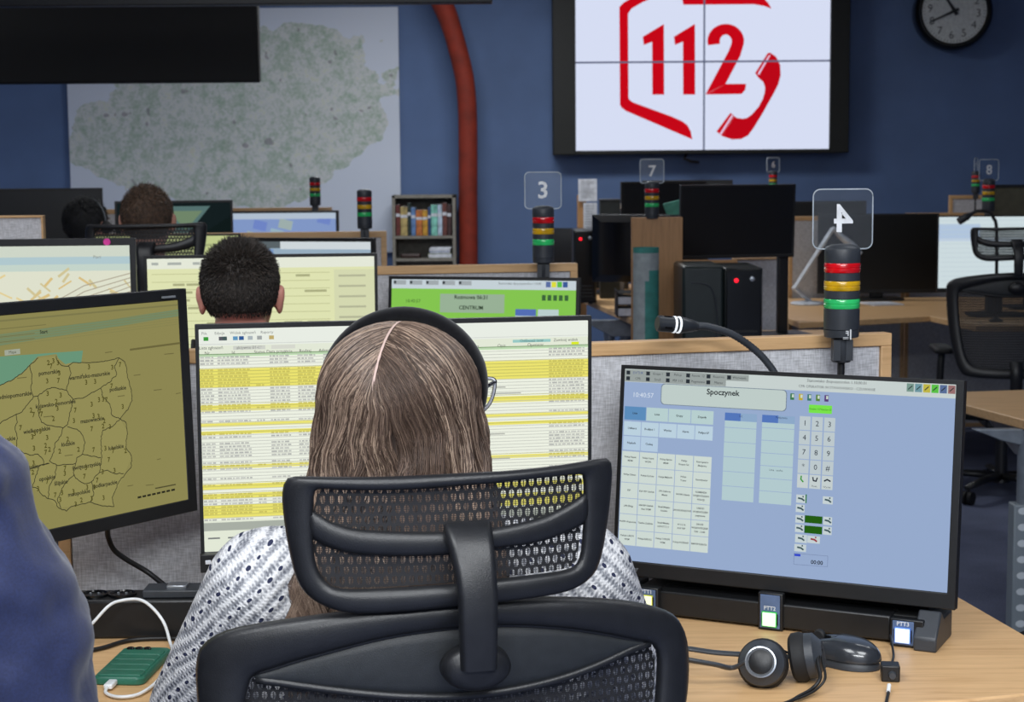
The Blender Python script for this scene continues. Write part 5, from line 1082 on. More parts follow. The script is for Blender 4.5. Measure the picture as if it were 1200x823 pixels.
chair = thing('office_chair', 'black mesh office chair with headrest, with the woman in the knitted sweater seated in it', 'chair', (cpos.x, CHY, 0), CYAW)
ho2 = [cl(x, y) for x, y in ((340, 567), (352, 564), (400, 562), (465, 559), (530, 555), (600, 552), (660, 548), (712, 543), (724, 545), (728, 556), (726, 585), (722, 615), (714, 655), (702, 680), (670, 697), (600, 705), (530, 711), (460, 719), (410, 722), (375, 713), (353, 692), (342, 655), (335, 610), (334, 582))]
hi2 = [cl(x, y) for x, y in ((372, 580), (380, 577), (450, 576), (530, 570), (620, 563), (680, 560), (689, 564), (690, 600), (688, 640), (684, 660), (672, 671), (620, 676), (576, 679), (530, 684), (450, 691), (408, 694), (388, 690), (374, 670), (370, 640), (370, 600))]
v, f = frame_ring(ho2, hi2, .010, hcy); mb = MB(); mb.add(v, f)
mb.loft(band([cl(*p) for p in ((364, 600), (375, 607), (391, 616), (422, 623), (480, 624), (530, 623), (571, 620), (633, 609), (675, 592), (694, 580))], [cl(*p) for p in ((364, 634), (378, 643), (400, 650), (430, 653), (480, 653), (536, 650), (575, 644), (633, 638), (675, 626), (694, 618))], .008, hcy))
hr = mb.build('headrest_frame', CHAIRP, chair, smooth='all')
v, f = sheet(hi2, hcy, yo=.004); MB().add(v, f).build('headrest_mesh', MESHM, chair, smooth='all')
# stem with hub
mb = MB(); sp = [(548, 618, -.004), (549, 628, -.014), (553, 645, -.026), (557, 670, -.036), (560, 700, -.042), (560.5, 740, -.042), (561, 784, -.036)]
rings = []
for i, (x, y, yo) in enumerate(sp):
    (cx, cz) = cl(x, y, yo); w = (.025, .025, .0228, .0212, .0202, .0195, .0185)[i]; d = .010 if i else .006
    a_ = Vector((cx, yo, cz)); rr2 = rrect(w, d, min(d, w)*.75, 4); nx = (Vector((0, -1, .0)) if i > 3 else Vector((0, -.6, .8))).normalized() if 0 else None
    tilt_ = (-75, -60, -35, -15, -5, 0, 0)[i]; M = Matrix.Rotation(R(tilt_), 3, 'X')
    rings.append([a_+M@Vector((p[0], p[1], 0)) for p in rr2])
mb.loft(rings); stem = mb.build('headrest_stem', CHAIRP, chair, smooth=True)
hx0, hz0 = cl(560, 785, -.03); mb = MB(); mb.lathe([(.040, .0), (.039, .012), (.034, .020), (.022, .024), (.001, .025)], 36, (0, 0, 0), axis='Y'); mb.v = [(x*.92+hx0, y-.012, z*.62+hz0) for x, y, z in mb.v]; mb.build('stem_hub', CHAIRP, chair, smooth='all')
# backrest
bo = [cl(x, y) for x, y in ((232, 822), (233, 795), (241, 776), (268, 757), (310, 744), (360, 733), (430, 720), (530, 708), (600, 705), (680, 708), (745, 716), (792, 729), (817, 744), (829, 768), (832, 800), (830, 830))]
bi = [cl(x, y) for x, y in ((291, 845), (296, 820), (303, 806), (330, 795), (360, 783), (430, 760), (480, 748), (540, 740), (600, 738), (660, 743), (710, 752), (760, 765), (782, 772), (789, 790), (787, 830))]
rx = bo[-1][0]; lx = bo[0][0]
bo += [(rx-.004, .84), (rx-.012, .76), (rx-.03, .66), (rx-.055, .585), (rx-.10, .555), (0.02, .548), (lx+.10, .555), (lx+.055, .585), (lx+.03, .66), (lx+.012, .76), (lx+.003, .86)]
rx, lx = bi[-1][0], bi[0][0]
bi += [(rx-.003, .84), (rx-.01, .76), (rx-.025, .67), (rx-.045, .62), (rx-.09, .598), (0.02, .592), (lx+.09, .598), (lx+.045, .62), (lx+.025, .67), (lx+.01, .76), (lx+.002, .85)]
v, f = frame_ring(bo, bi, .016, bcy, 150, 16); mb = MB(); mb.add(v, f); mb.build('backrest_frame', CHAIRP, chair, smooth='all')
v, f = sheet(bi, bcy, yo=.006); MB().add(v, f).build('backrest_mesh', MESHM, chair, smooth='all')
lens_t = [cl(*p) for p in ((300, 806), (330, 794), (360, 782), (430, 759), (480, 747), (540, 739), (600, 737), (660, 742), (710, 751), (760, 764), (776, 768))]
lens_b = [cl(*p) for p in ((304, 812), (330, 813), (370, 816), (430, 820), (480, 822), (540, 821), (600, 815), (660, 804), (710, 790), (755, 774), (777, 770))]
mb = MB(); mb.loft(band(lens_t, lens_b, .006, bcy, 60, 14, -.003)); mb.build('back_plate', plain('chair_plate', (34, 37, 40), .5, bump=.3, scale=80), chair, smooth='all')
mb = MB(); mb.tube([(p[0], bcy(*p)-.006, p[1]) for p in resample(lens_b, 50, False)], .0045, 8); mb.tube([(p[0], bcy(*p)-.005, p[1]) for p in resample(lens_t, 50, False)], .003, 8); mb.build('plate_rim', CHAIRP, chair, smooth='all')
mb = MB(); t0, z0 = cl(330, 766, -.016); mb.box(t0, t0+.0012, -.0, .001, z0, z0+.006)
# spine, seat, base
mb = MB(); mb.tube(smoothpath([(.02, -.015, .62), (.02, -.03, .56), (.02, .0, .44), (.02, .10, .345), (.02, .2, .34)], 6), .026, 14, flat=.6); mb.build('back_support', CHAIRP, chair, smooth='all')
def seatloft():
    rg = []
    for z, s in ((.357, .86), (.367, .97), (.387, 1.0), (.404, .98), (.414, .90), (.417, .7), (.415, .3)): rg.append([(x*s+.02, y*s+.30-(1-s)*.02, z-.02*max(0, (y*s)/.24)**3*(.5)) for x, y in rrect(.25, .235, .09, 6)])
    return rg
mb = MB(); mb.loft(seatloft()); mb.build('seat', cloth_mat('seat_fabric', (26, 27, 30), .2, 300), chair, smooth='all')
mb = MB(); mb.box(-.07, .11, .16, .40, .31, .357); mb.build('seat_mechanism', CHAIRP, chair, bevel=.01)
mb = MB(); mb.lathe([(.014, .31), (.014, .25), (.026, .25), (.028, .09), (.04, .085), (.045, .06), (.03, .055)][::-1], 20, (.02, .28, 0)); mb.build('gas_column', CHAIRP, chair, smooth=True)
for k in range(5):
    a = R(90+72*k); c, s = math.cos(a), math.sin(a); mb = MB(); P_ = lambda r, z: (.02+c*r, .28+s*r, z)
    mb.tube([P_(.03, .085), P_(.15, .088), P_(.31, .075)], [.03, .025, .017], 10, flat=.6); lg = mb.build('base_leg', CHAIRP, chair, smooth='all')
    q = Vector(P_(.305, .03)); n_ = Vector((-s, c, 0)); mb = MB(); mb.tube([q-n_*.022, q-n_*.006], .029, 16); mb.tube([q+n_*.006, q+n_*.022], .029, 16); mb.tube([q+Vector((0, 0, .045)), q], .008, 8); mb.build('caster', RUBBER, lg, smooth=True)
for sx in (-1, 1):
    mb = MB(); X0 = .02+sx*.27; mb.tube(smoothpath([(X0-sx*.06, .26, .37), (X0, .26, .42), (X0+sx*.005, .25, .55), (X0, .25, .635)], 6), .016, 10); mb.build('armrest_post', CHAIRP, chair, smooth='all')
    mb = MB(); mb.loft([[(x*s_+X0, y*s_+.27, z) for x, y in rrect(.04, .12, .03, 5)] for z, s_ in ((.636, .9), (.642, 1), (.655, 1), (.662, .88))]); mb.build('armrest_pad', RUBBER, chair, smooth='all')
def put_chair(x, y, yaw, label, lift=0, skip=()):
    c = copy_tree(chair, None, skip); c.location = (x, y, 0); c.rotation_euler = (0, 0, yaw); c['label'] = label
    for ch in c.children:
        if lift and ch.name.startswith('headrest'): ch.location.z = lift
    return c
# ================================================================ people
def fuse(name, shapes, voxel=.006, smooth=6):
    me = shapes.mesh('tmp'); o = bpy.data.objects.new('tmp', me); COL.objects.link(o)
    m = o.modifiers.new('r', 'REMESH'); m.mode = 'VOXEL'; m.voxel_size = voxel
    if smooth: s = o.modifiers.new('s', 'SMOOTH'); s.factor = .5; s.iterations = smooth
    dg = bpy.context.evaluated_depsgraph_get(); out = bpy.data.meshes.new_from_object(o.evaluated_get(dg)); out.name = name
    out.materials.clear(); bpy.data.objects.remove(o); bpy.data.meshes.remove(me); return out
def part(name, me, mat, parent):
    return finish(name, me, mat, parent, smooth='all')
def person(label, loc, yaw, S=1.0, skin=SKIN, top=None, topname='shirt', legs=None, head=(0, .08, 1.165), headyaw=0, headscale=1, sh=.175, shz=.975, elbows=None, wrists=None, bulk=1.0, voxel=.006, ears=True):
    t = thing('person', label, 'person', loc, yaw); V = Vector
    E = elbows or [V((sx*.25, .10, .80)) for sx in (-1, 1)]; Wr = wrists or [V((sx*.16, .36, .82)) for sx in (-1, 1)]
    H = V(head); HR_ = Matrix.Rotation(headyaw, 3, 'Z'); hs = headscale
    def hp_(x, y, z): return H+HR_@(V((x, y, z))*hs)
    def torso(mb, g=0, b=1):
        mb.ball((0, .01, .568), (.165*b+g, .125*b+g, .11+g)); mb.caps((-.07, 0, .60), .105*b+g, (-.065, 0, .86), .105*b+g); mb.caps((.07, 0, .60), .105*b+g, (.065, 0, .86), .105*b+g)
        mb.ball((0, 0, .88), (.165*b+g, .115*b+g, .13+g)); mb.caps((-sh*.55, .0, shz-.035), .072*b+g, (sh*.55, .0, shz-.035), .072*b+g)
        for s in (-1, 1): mb.caps((s*sh*.3, .012, shz+.02), .05+g, (s*sh, .0, shz), .052*b+g)
    def arms(mb, g=0, end=1.0):
        for i, s in enumerate((-1, 1)):
            p = V((s*sh, 0, shz)); mb.caps(p, .053*bulk+g, E[i], .041*bulk+g); w = E[i].lerp(Wr[i], end); mb.caps(E[i], .041*bulk+g, w, .027+g)
    mb = MB(); torso(mb); arms(mb)
    mb.caps((0, .02, shz+.0), .058, tuple(H+V((0, -.01, -.05))), .052)
    # head: skull, face, jaw, nose, brow, lips, ears
    def ball(x, y, z, r): mb.ball(hp_(x, y, z), tuple(q*hs for q in r), HR_)
    ball(0, -.012, .022, (.073, .088, .082)); ball(0, .03, -.012, (.062, .062, .085)); ball(0, .048, -.062, (.040, .038, .034))
    mb.caps(hp_(0, .092, .012), .008*hs, hp_(0, .108, -.018), .0125*hs); ball(0, .082, .028, (.045, .012, .010)); ball(0, .086, -.047, (.022, .012, .007)); ball(0, .084, -.058, (.020, .012, .006))
    if ears:
        for s in (-1, 1): ball(s*.077, .0, -.008, (.009, .018, .031)); ball(s*.083, -.006, .004, (.006, .014, .020))
    for s in (-1, 1):
        mb.caps((s*.09, .04, .53), .082, (s*.115, .44, .50), .058); mb.caps((s*.115, .44, .50), .056, (s*.12, .44, .12), .04); mb.caps((s*.12, .42, .05), .04, (s*.125, .56, .035), .034)
    # hands, palm down on the desk
    for i, s in enumerate((-1, 1)):
        w = Wr[i]; f = (w-E[i]); f.z = 0; f.normalize(); sd = V((f.y, -f.x, 0)) * (1 if s > 0 else 1); th = -1 if s > 0 else 1
        k = w+f*.075+V((0, 0, -.006)); mb.caps(w, .024, w+f*.03, .026); 
        for q in (-1.5, -.5, .5, 1.5):
            a = w+f*.02+sd*q*.014; b = w+f*.082+sd*q*.0205+V((0, 0, -.004)); mb.caps(a, .0125, b, .0108)
            L = (.034, .042, .045, .038)[int(q+1.5)] if s < 0 else (.038, .045, .042, .034)[int(q+1.5)]
            c = b+f*L+sd*q*.002+V((0, 0, -.004)); d = c+f*L*.62+V((0, 0, -.014)); mb.caps(b, .0095, c, .0085); mb.caps(c, .0085, d, .0072)
        a = w+f*.02+sd*th*.024; b = a+f*.035+sd*th*.024+V((0, 0, -.008)); c = b+f*.032+sd*th*.004; mb.caps(a, .0125, b, .0105); mb.caps(b, .010, c, .0085)
    part('body', fuse('body', mb, voxel*.85, 4), skin, t)
    g = .012; mb = MB(); torso(mb, g, bulk); arms(mb, g+.003, .93); mb.caps((0, .015, shz+.03), .06+g, (0, .018, shz+.055), .056+g)
    cl_ = part(topname, fuse(topname, mb, voxel*1.1, 8), top, t)
    mb = MB(); mb.ball((0, .01, .535), (.175, .135, .10))
    for s in (-1, 1): mb.caps((s*.09, .04, .53), .092, (s*.115, .44, .50), .068); mb.caps((s*.115, .44, .50), .067, (s*.12, .44, .14), .052)
    part('trousers', fuse('trousers', mb, voxel*1.4, 6), legs or plain('dark_trousers', (30, 32, 42), .85), t)
    for s in (-1, 1):
        mb = MB(); mb.caps((s*.12, .41, .055), .045, (s*.125, .57, .042), .038); mb.box(s*.12-.045, s*.12+.045, .37, .61, .0, .022); part('shoe', fuse('shoe', mb, .008, 4), RUBBER, t)
        mb = MB(); mb.ball(hp_(s*.030, .0765, .008), .0115*hs); ey = mb.build('eye', plain('eye_white', (225, 225, 225), .2, var=.01), t, smooth='all'); mb = MB(); mb.ball(hp_(s*.030, .0845, .008), .0062*hs); mb.build('iris', plain('iris_brown', (58, 40, 30), .15), ey, smooth='all')
        mb = MB(); mb.caps(hp_(s*.018, .094, .030), .003*hs, hp_(s*.045, .086, .031), .002*hs); mb.build('eyebrow', plain('brow_hair', (50, 38, 30), .8), t, smooth='all')
    t.scale = (S, S, S); return t, hp_, HR_
def strands(name, paths, radii, cols, parent, sides=3):
    """many thin tapered tubes in one mesh; paths: list of (n,3) arrays of equal n"""
    P = np.array(paths); N, n, _ = P.shape; T = np.gradient(P, axis=1); T /= np.linalg.norm(T, axis=2, keepdims=True)+1e-9
    ref = np.zeros_like(T); ref[..., 1] = 1; bad = np.abs(T[..., 1]) > .85; ref[bad] = (1, 0, 0)
    A = np.cross(T, ref); A /= np.linalg.norm(A, axis=2, keepdims=True)+1e-9; B = np.cross(A, T)
    taper = np.ones(n); taper[-3:] = (.8, .5, .15); rad = np.array(radii)[:, None]*taper[None]
    vs = np.zeros((N, n, sides, 3))
    for k in range(sides):
        a = 2*PI*k/sides; vs[:, :, k] = P+(A*math.cos(a)+B*math.sin(a))*rad[..., None]
    idx = np.arange(N*n*sides).reshape(N, n, sides); a = idx[:, :-1]; b = idx[:, 1:]
    f = np.stack([a, np.roll(a, -1, 2), np.roll(b, -1, 2), b], -1).reshape(-1, 4)
    me = bpy.data.meshes.new(name); me.vertices.add(N*n*sides); me.vertices.foreach_set('co', vs.reshape(-1).astype(np.float32))
    me.loops.add(f.size); me.loops.foreach_set('vertex_index', f.reshape(-1).astype(np.int32)); me.polygons.add(len(f)); me.polygons.foreach_set('loop_start', np.arange(0, f.size, 4, dtype=np.int32)); me.update(calc_edges=True)
    at = me.color_attributes.new('Col', 'FLOAT_COLOR', 'POINT'); c = np.repeat(np.array(cols), n*sides, 0)
    at.data.foreach_set('color', np.concatenate([c, np.ones((len(c), 1))], 1).reshape(-1).astype(np.float32)); me.validate()
    return finish(name, me, HAIRM, parent, smooth='all')
def knit():
    m, nt, b = new_mat('openwork_knit'); x = X(nt); o = x.sep(x.coord()); ax = x.m('ABSOLUTE', x.m('ADD', o[0], .0)); z = o[2]
    wob = x.m('MULTIPLY', x.m('SUBTRACT', x.noise(x.coord(), 9, 2), .5), .022)
    al = x.m('ADD', x.m('SUBTRACT', x.m('MULTIPLY', z, .707), x.m('MULTIPLY', ax, .707)), wob); ac = x.m('ADD', x.m('ADD', x.m('MULTIPLY', z, .707), x.m('MULTIPLY', ax, .707)), wob)
    row = x.m('DIVIDE', ac, .026); ri = x.m('FLOOR', row); fr = x.m('SUBTRACT', x.m('FRACT', x.m('ADD', row, 100)), .5)
    colu = x.m('ADD', x.m('DIVIDE', al, .0165), x.m('MULTIPLY', x.m('MODULO', x.m('ADD', ri, 500), 2), .5)); fc = x.m('SUBTRACT', x.m('FRACT', x.m('ADD', colu, 100)), .5)
    rnd = x.m('MULTIPLY', x.m('SUBTRACT', x.noise(x.coord(), 55, 2), .5), 2.6)
    d = x.m('ADD', x.m('POWER', x.m('ABSOLUTE', x.m('DIVIDE', fr, .082)), 2), x.m('POWER', x.m('ABSOLUTE', x.m('DIVIDE', fc, .21)), 2))
    hole = x.m('LESS_THAN', x.m('ADD', d, rnd), .95)
    rib = x.m('SINE', x.m('MULTIPLY', al, 2*PI/.0048)); rib2 = x.m('SINE', x.m('MULTIPLY', ac, 2*PI/.0060))
    st = x.m('ADD', x.m('ADD', x.m('MULTIPLY', rib, .13), x.m('MULTIPLY', x.m('MULTIPLY', rib, rib2), .12)), x.m('ADD', x.m('ADD', x.m('MULTIPLY', x.noise(x.coord(), 330, 2, (1, 1, .45)), 1.5), x.m('MULTIPLY', x.m('SUBTRACT', x.noise(x.coord(), 70, 3), .5), 1.1)), x.m('MULTIPLY', x.m('COSINE', x.m('MULTIPLY', fr, 4*PI)), .35)))
    colr = x.ramp(st, [(.1, (104, 107, 116)), (.5, (158, 160, 166)), (.95, (214, 214, 216))])
    nt.links.new(x.mix(hole, colr, (50, 54, 78)), b.inputs['Base Color']); b.inputs['Roughness'].default_value = .9; b.inputs['Specular IOR Level'].default_value = .1
    x.bump(x.m('SUBTRACT', st, x.m('MULTIPLY', hole, 2)), .7, .002, b); return m
# ---------------- the woman
wp = CM @ Vector((.002, .235, 0)); hw = atY(470, 466, 2.03)
WY = R(4); wM = Matrix.Translation((wp.x, wp.y, 0)) @ Matrix.Rotation(WY, 4, 'Z'); hl = wM.inverted() @ hw; print('woman head local', hl, wp)
E = [Vector((-.275, .09, .79)), Vector((.25, .11, .81))]
wt, hpw, HRw = person('seated woman with long brown hair, black headband, glasses and pale knitted sweater, seen from behind', (wp.x, wp.y, 0), WY, 1.0, top=knit(), topname='sweater', head=(hl.x, hl.y, hl.z-.014), headscale=.91, headyaw=R(-14), elbows=E, wrists=[Vector((-.15, .30, .82)), Vector((.12, .31, .82))], bulk=1.1, voxel=.006, shz=.962, sh=.178)
HC = Vector(hl)
def head3(n, k=1.0):
    """point on the hair ellipsoid in direction n (head frame)"""
    return np.array([n[0]*(.099 if n[0] > 0 else .099)*k, n[1]*.106*k-.012, n[2]*.094*k+.002])
def hairpoint(ph, th):   # ph azimuth from the back, th from the top
    return np.array([math.sin(th)*math.sin(ph), -math.sin(th)*math.cos(ph), math.cos(th)])
rng = np.random.default_rng(4)
PE = R(84)
def part_dir(u):        # parting: from forehead (u=0) to low on the crown (u=1)
    th = -R(62)+(PE+R(62))*u; n = np.array([.07-.15*u*u, -math.sin(th), math.cos(th)]); return n/np.linalg.norm(n)
Rz = np.array(HRw); paths = []; rad = []; cols = []; NS = 24
clump_n = 15
cl_ph = {}
def clump(side, c):
    key = (side, c)
    if key not in cl_ph: cl_ph[key] = (rng.uniform(0, 6.28), rng.uniform(.55, 1.3), rng.uniform(55, 80), rng.uniform(.62, 1.35))
    return cl_ph[key]
zend0 = .90-HC.z
for i in range(11000):
    side = -1 if i % 2 else 1; u = rng.random()**.95; layer = rng.random()**1.6
    amax = R(150 if side > 0 else 140); w_ = 1-u
    ph = side*(R(1)+amax*min(1, max(0, w_*.95+rng.normal(0, .06)))); 
    if u > .93: ph = rng.uniform(-.35, .35)+(-.15)
    c = int(abs(ph)/R(11.5)); cp, ca, cf, cs = clump(side, c); phc = side*R(11.5)*(c+.5)
    n0 = part_dir(u); n0 = n0+np.array([side*(.013+.03*max(0, .4-u)), 0, 0]); n0 /= np.linalg.norm(n0)
    n1 = hairpoint(ph, R(98)); ang = math.acos(np.clip(n0@n1, -1, 1)); s_f = rng.uniform(.965, 1.0) - layer*.05
    pts = []; jx, jp = rng.normal(0, .0022), rng.normal(0, .35); ze = zend0+rng.uniform(-.03, .05)
    for k in range(NS):
        s = k/(NS-1)
        if s < .5:
            q = s/.5; n = (math.sin((1-q)*ang)*n0+math.sin(q*ang)*n1)/math.sin(ang) if ang > .05 else n1
            lift = .94+.06*min(1, q*6); p = head3(n, s_f*lift); p[2] += .0035*math.sin(q*PI)
            wv = q**2*.35
        else:
            q = (s-.5)/.5; p0 = head3(n1, s_f); z = p0[2]+(ze-p0[2])*q; dr = p0[2]-z
            k1 = 1+(2.5 if ph > 0 else 1.85)*min(dr, .09)+.35*max(0, dr-.09); phq = ph+(phc-ph)*.45*q
            r0 = hairpoint(phq, R(98)); p = head3(r0, s_f); p = np.array([p[0]*k1, p[1], z])
            if p[1] < .02: p[1] -= .045*max(0, dr-.06)/.2
            wv = .35+.65*q
        f = cf*.55; amp = .0085*wv*ca
        zz = p[2]*f+cp
        ang_t = ph; tx, ty = math.cos(ang_t), math.sin(ang_t)
        o_ = amp*math.sin(zz)+jx*wv*1.5+.0022*wv*math.sin(zz*2.1+jp)
        rr3 = amp*.55*math.cos(zz+1.0)*wv
        p = p+np.array([tx*jx*wv*1.5, ty*jx*wv*1.5, 0])
        # locks: strands near a lock's edge lie deeper
        e_ = abs((abs(ph)/R(11.5))-c-.5)*2; dep = .014*wv*e_**2
        p = p-np.array([math.sin(ang_t)*dep, -math.cos(ang_t)*dep, 0]); pts.append(p)
    P = np.array(pts)
    for _ in range(14): P[1:-1] = .5*P[1:-1]+.25*(P[:-2]+P[2:])
    el = np.sqrt((P[:, 0]/.099)**2+((P[:, 1]+.012)/.106)**2+((P[:, 2]-.002)/.094)**2); sc_ = np.maximum(1, (s_f*np.clip(.965+.035*np.arange(NS)/6, 0, 1))/np.maximum(el, 1e-6)); up_ = np.clip((P[:, 2]+.03)/.03, 0, 1); sc_ = 1+(sc_-1)*up_
    P[:, 0] *= sc_; P[:, 1] = (P[:, 1]+.012)*sc_-.012; P[:, 2] = (P[:, 2]-.002)*sc_+.002
    zz_ = P[:, 2]; q_ = np.clip(np.arange(NS)/(NS-1)*1.5-.45, 0, 1); wv_ = .0125*ca*q_*np.sin(zz_*cf*.95+cp)+.0032*q_*np.sin(zz_*cf*2.3+jp*2); wr_ = .007*ca*q_*np.cos(zz_*cf*.95+cp+.8)
    P[:, 0] += math.cos(ph)*wv_+math.sin(ph)*wr_; P[:, 1] += math.sin(ph)*wv_-math.cos(ph)*wr_
    P = P @ Rz.T + np.array(HC)
    # rest on the shoulders / upper back instead of sinking into them
    for q in range(NS):
        x_, y_, z_ = P[q]; 
        if z_ < 1.075:
            back = -.148-.0*(x_**2); tz = min(1, (1.075-z_)/.06)
            if y_ < .03: P[q][1] = min(y_, y_+(back-y_)*tz)
            elif abs(x_) > .05: P[q][1] = max(y_, y_+(.125-y_)*tz)
    paths.append(P); rad.append(rng.uniform(.00045, .0008)); 
    base = np.array(lin((108, 88, 76))); hi_ = np.array(lin((186, 162, 142))); lo_ = np.array(lin((56, 44, 38)))
    m_ = min(1, max(0, rng.random()*.8*cs+.1)); cols.append((base+(hi_-base)*((m_-.6)/.4)*.9) if m_ > .6 else (lo_+(base-lo_)*(m_/.6)))
strands('hair', paths, rad, cols, wt)
# scalp-side cap of hair under the strands
CAPM = plain('dark_hair_mass', (58, 44, 37), .6, scale=60, var=.2)
mb = MB(); rings = []
for th in [R(a) for a in (20, 35, 50, 65, 80, 95)]+[None]*4:
    pass
nA = 64; thl = [4]+list(range(12, 100, 8)); vs = []; fsx = []
for th in thl:
    for k in range(nA):
        ph = (R(-140)+R(285)*k/(nA-1)) if th > 50 else (R(-179)+R(360)*k/(nA-1)); p = head3(hairpoint(ph, R(th)), .93); vs.append(tuple(Vector(HC)+HRw@Vector(p)))
for zz in (.03, .06, .09, .12, .15, .18):
    for k in range(nA):
        ph = R(-140)+R(285)*k/(nA-1); p = head3(hairpoint(ph, R(98)), .93); kk = 1+1.5*min(zz, .09); q = Vector(HC)+HRw@Vector((p[0]*kk*.96, p[1]+.004, p[2]-zz))
        if q.z < 1.075 and q.y < .03: q.y = min(q.y, q.y+(-.136-q.y)*min(1, (1.075-q.z)/.06))
        vs.append(tuple(q))
rows = len(thl)+6
for i in range(rows-1):
    for k in range(nA-1): a = i*nA+k; fsx.append((a, a+1, a+nA+1, a+nA))
o = MB().add(vs, fsx).build('hair_mass', CAPM, wt, smooth='all'); so = o.modifiers.new('s', 'SOLIDIFY'); so.thickness = .004
# pale parting
mb = MB(); pp = []
for k in range(22): 
    n = part_dir(.42+.58*k/21); p = head3(n, .968+.010*math.sin(PI*k/21)); pp.append(Vector(HC)+HRw@Vector(p))
mb.tube(pp, [.0006]+[.0011+.0008*abs(math.sin(q_*1.7)) for q_ in range(18)]+[.0011, .0008, .0004], 8, flat=.5); mb.build('parting', plain('scalp', (196, 170, 160), .6, var=.03), wt, smooth='all')
# headband
mb = MB(); hb = []; rb = []
for k in range(41):
    a = R(-108+216*k/40); hb.append(Vector(HC)+HRw@Vector((math.sin(a)*.0965-.005, .034+.010*math.cos(a), math.cos(a)*.0925+.003))); rb.append(.0125 if abs(a) < R(70) else .0125-.006*(abs(a)-R(70))/R(38))
rings = []
for i, p in enumerate(hb):
    t_ = (hb[min(i+1, 40)]-hb[max(i-1, 0)]).normalized(); wd_ = HRw@Vector((0, 1, 0)); nr = t_.cross(wd_).normalized(); r_ = rb[i]
    rings.append([p+wd_*(r_*1.25*math.cos(2*PI*q/16))+nr*(r_*.85*math.sin(2*PI*q/16)) for q in range(16)])
mb.loft(rings); mb.build('headband', VELVET, wt, smooth='all')
# glasses
GF = plain('dark_glasses_frame', (18, 18, 28), .2)
H3 = lambda x, y, z: Vector(HC)+HRw@Vector((x, y, z))
for s in (-1, 1):
    oo_ = [(.012, -.0), (.02, .02), (.045, .026), (.072, .030), (.078, .024), (.072, -.002), (.055, -.018), (.03, -.02), (.016, -.012)]
    pts = smoothpath([H3(s*x*1.27, .098-.012*(x/.07)**2, z-.016) for x, z in oo_], 6, True); mb = MB(); mb.tube(pts+pts[:2], .0024, 8); rim = mb.build('glasses_rim', GF, wt, smooth='all')
    mb = MB(); mb.tube([p+HRw@Vector((0, -.0015, 0)) for p in pts+pts[:2]], .0018, 6); mb.build('rim_lining', plain('clear_lining', (200, 202, 210), .2), rim, smooth='all')
    mb = MB(); mb.tube([H3(s*.099, .086, .010), H3(s*.095, .06, .008), H3(s*.084, .0, .002), H3(s*.080, -.02, -.008)], .0026, 8); mb.build('glasses_temple', GF, wt, smooth='all')
mb = MB(); mb.tube(smoothpath([H3(-.014, .098, -.012), H3(0, .103, -.008), H3(.014, .098, -.012)], 5), .0022, 8); mb.build('glasses_bridge', GF, wt, smooth='all')
# ---------------- short-haired men
def short_hair(t, HC_, HRm, col, n=3200, length=.012, spiky=.4, zcut=-.055, kk=1.0, seed=1, voxel=.004):
    r = np.random.default_rng(seed); Rm = np.array(HRm); ps = []; ra = []; co = []
    def surf(d, k): return np.array([d[0]*.078*k, d[1]*.094*k-.012, d[2]*.088*k+.022])*kk
    mb = MB(); mb.ball((0, -.012*kk, .022*kk), (.077*kk, .093*kk, .087*kk), n=48, m=30)
    keep = []
    vs = [Vector(v) for v in mb.v]
    def inside(v): return v.z > zcut*kk*1.0 and not (v.y > .045*kk and v.z < .062*kk) and not (abs(v.x) > .06*kk and v.z < -.015*kk and v.y > -.03*kk)
    fs_ = [f for f in mb.f if all(inside(vs[i]) for i in f)]; m2 = MB(); m2.add([HC_+HRm@v for v in vs], fs_)
    o = m2.build('hair_mass', plain('hair_mass_%d' % seed, tuple(c*.75 for c in col), .8, scale=80, var=.3), t, smooth='all'); so = o.modifiers.new('s', 'SOLIDIFY'); so.thickness = .003
    while len(ps) < n:
        d = r.normal(size=3); d /= np.linalg.norm(d); p = surf(d, 1.0)
        if not inside(Vector(p)): continue
        top = max(0, d[2]); L = length*(.35+.9*top)*(r.uniform(.6, 1.2)); tg = np.array([0, .5*top, -1.0*(1-top)]); tg = tg-d*(tg@d); dirn = d*spiky*(.25+top)+tg+r.normal(size=3)*.28*(.3+top)
        dirn /= np.linalg.norm(dirn); pts = [p+dirn*L*s+d*.0015*s for s in (-.1, .3, .6, .85, 1)]; ps.append(np.array(pts)@Rm.T+np.array(HC_)); ra.append(r.uniform(.0005, .0009)*(1.2)); f = r.uniform(.55, 1.35); co.append(np.array(lin(tuple(min(255, c*f) for c in col))))
    strands('hair', ps, ra, co, t)
# man with spiky hair, second row
h = atY(284, 350, 3.42); mx_, my_ = h.x+.0, 3.36; 
t, hp2, HR2 = person('man with short dark spiky hair seen from behind beyond the central monitor', (mx_, my_, 0), R(3), 1.0, top=cloth_mat('navy_cloth', (28, 32, 46), .2, 300), head=(0, .06, h.z+.005), shz=.985, voxel=.006, skin=plain('skin_pink', (222, 150, 132), .5, var=.05))
short_hair(t, Vector((0, .06, h.z+.005)), HR2, (62, 55, 50), 7000, .013, .75, -.036, .985, 2)
mb = MB(); HCm = Vector((0, .06, h.z+.005)); 
hs_ = thing('headset', 'headset worn by the man with spiky hair, black ear pad showing at his right', 'headset', (mx_, my_, 0), R(3))
for s in (1,):
    mb.lathe([(.001, .012), (.016, .012), (.02, .004), (.022, -.004), (.014, -.010), (.001, -.010)], 20, axis='X'); mb.v = [(x+.098, y+HCm.y+.01, z*.9+HCm.z-.075) for x, y, z in mb.v]; mb.build('ear_pad', RUBBER, hs_, smooth='all')
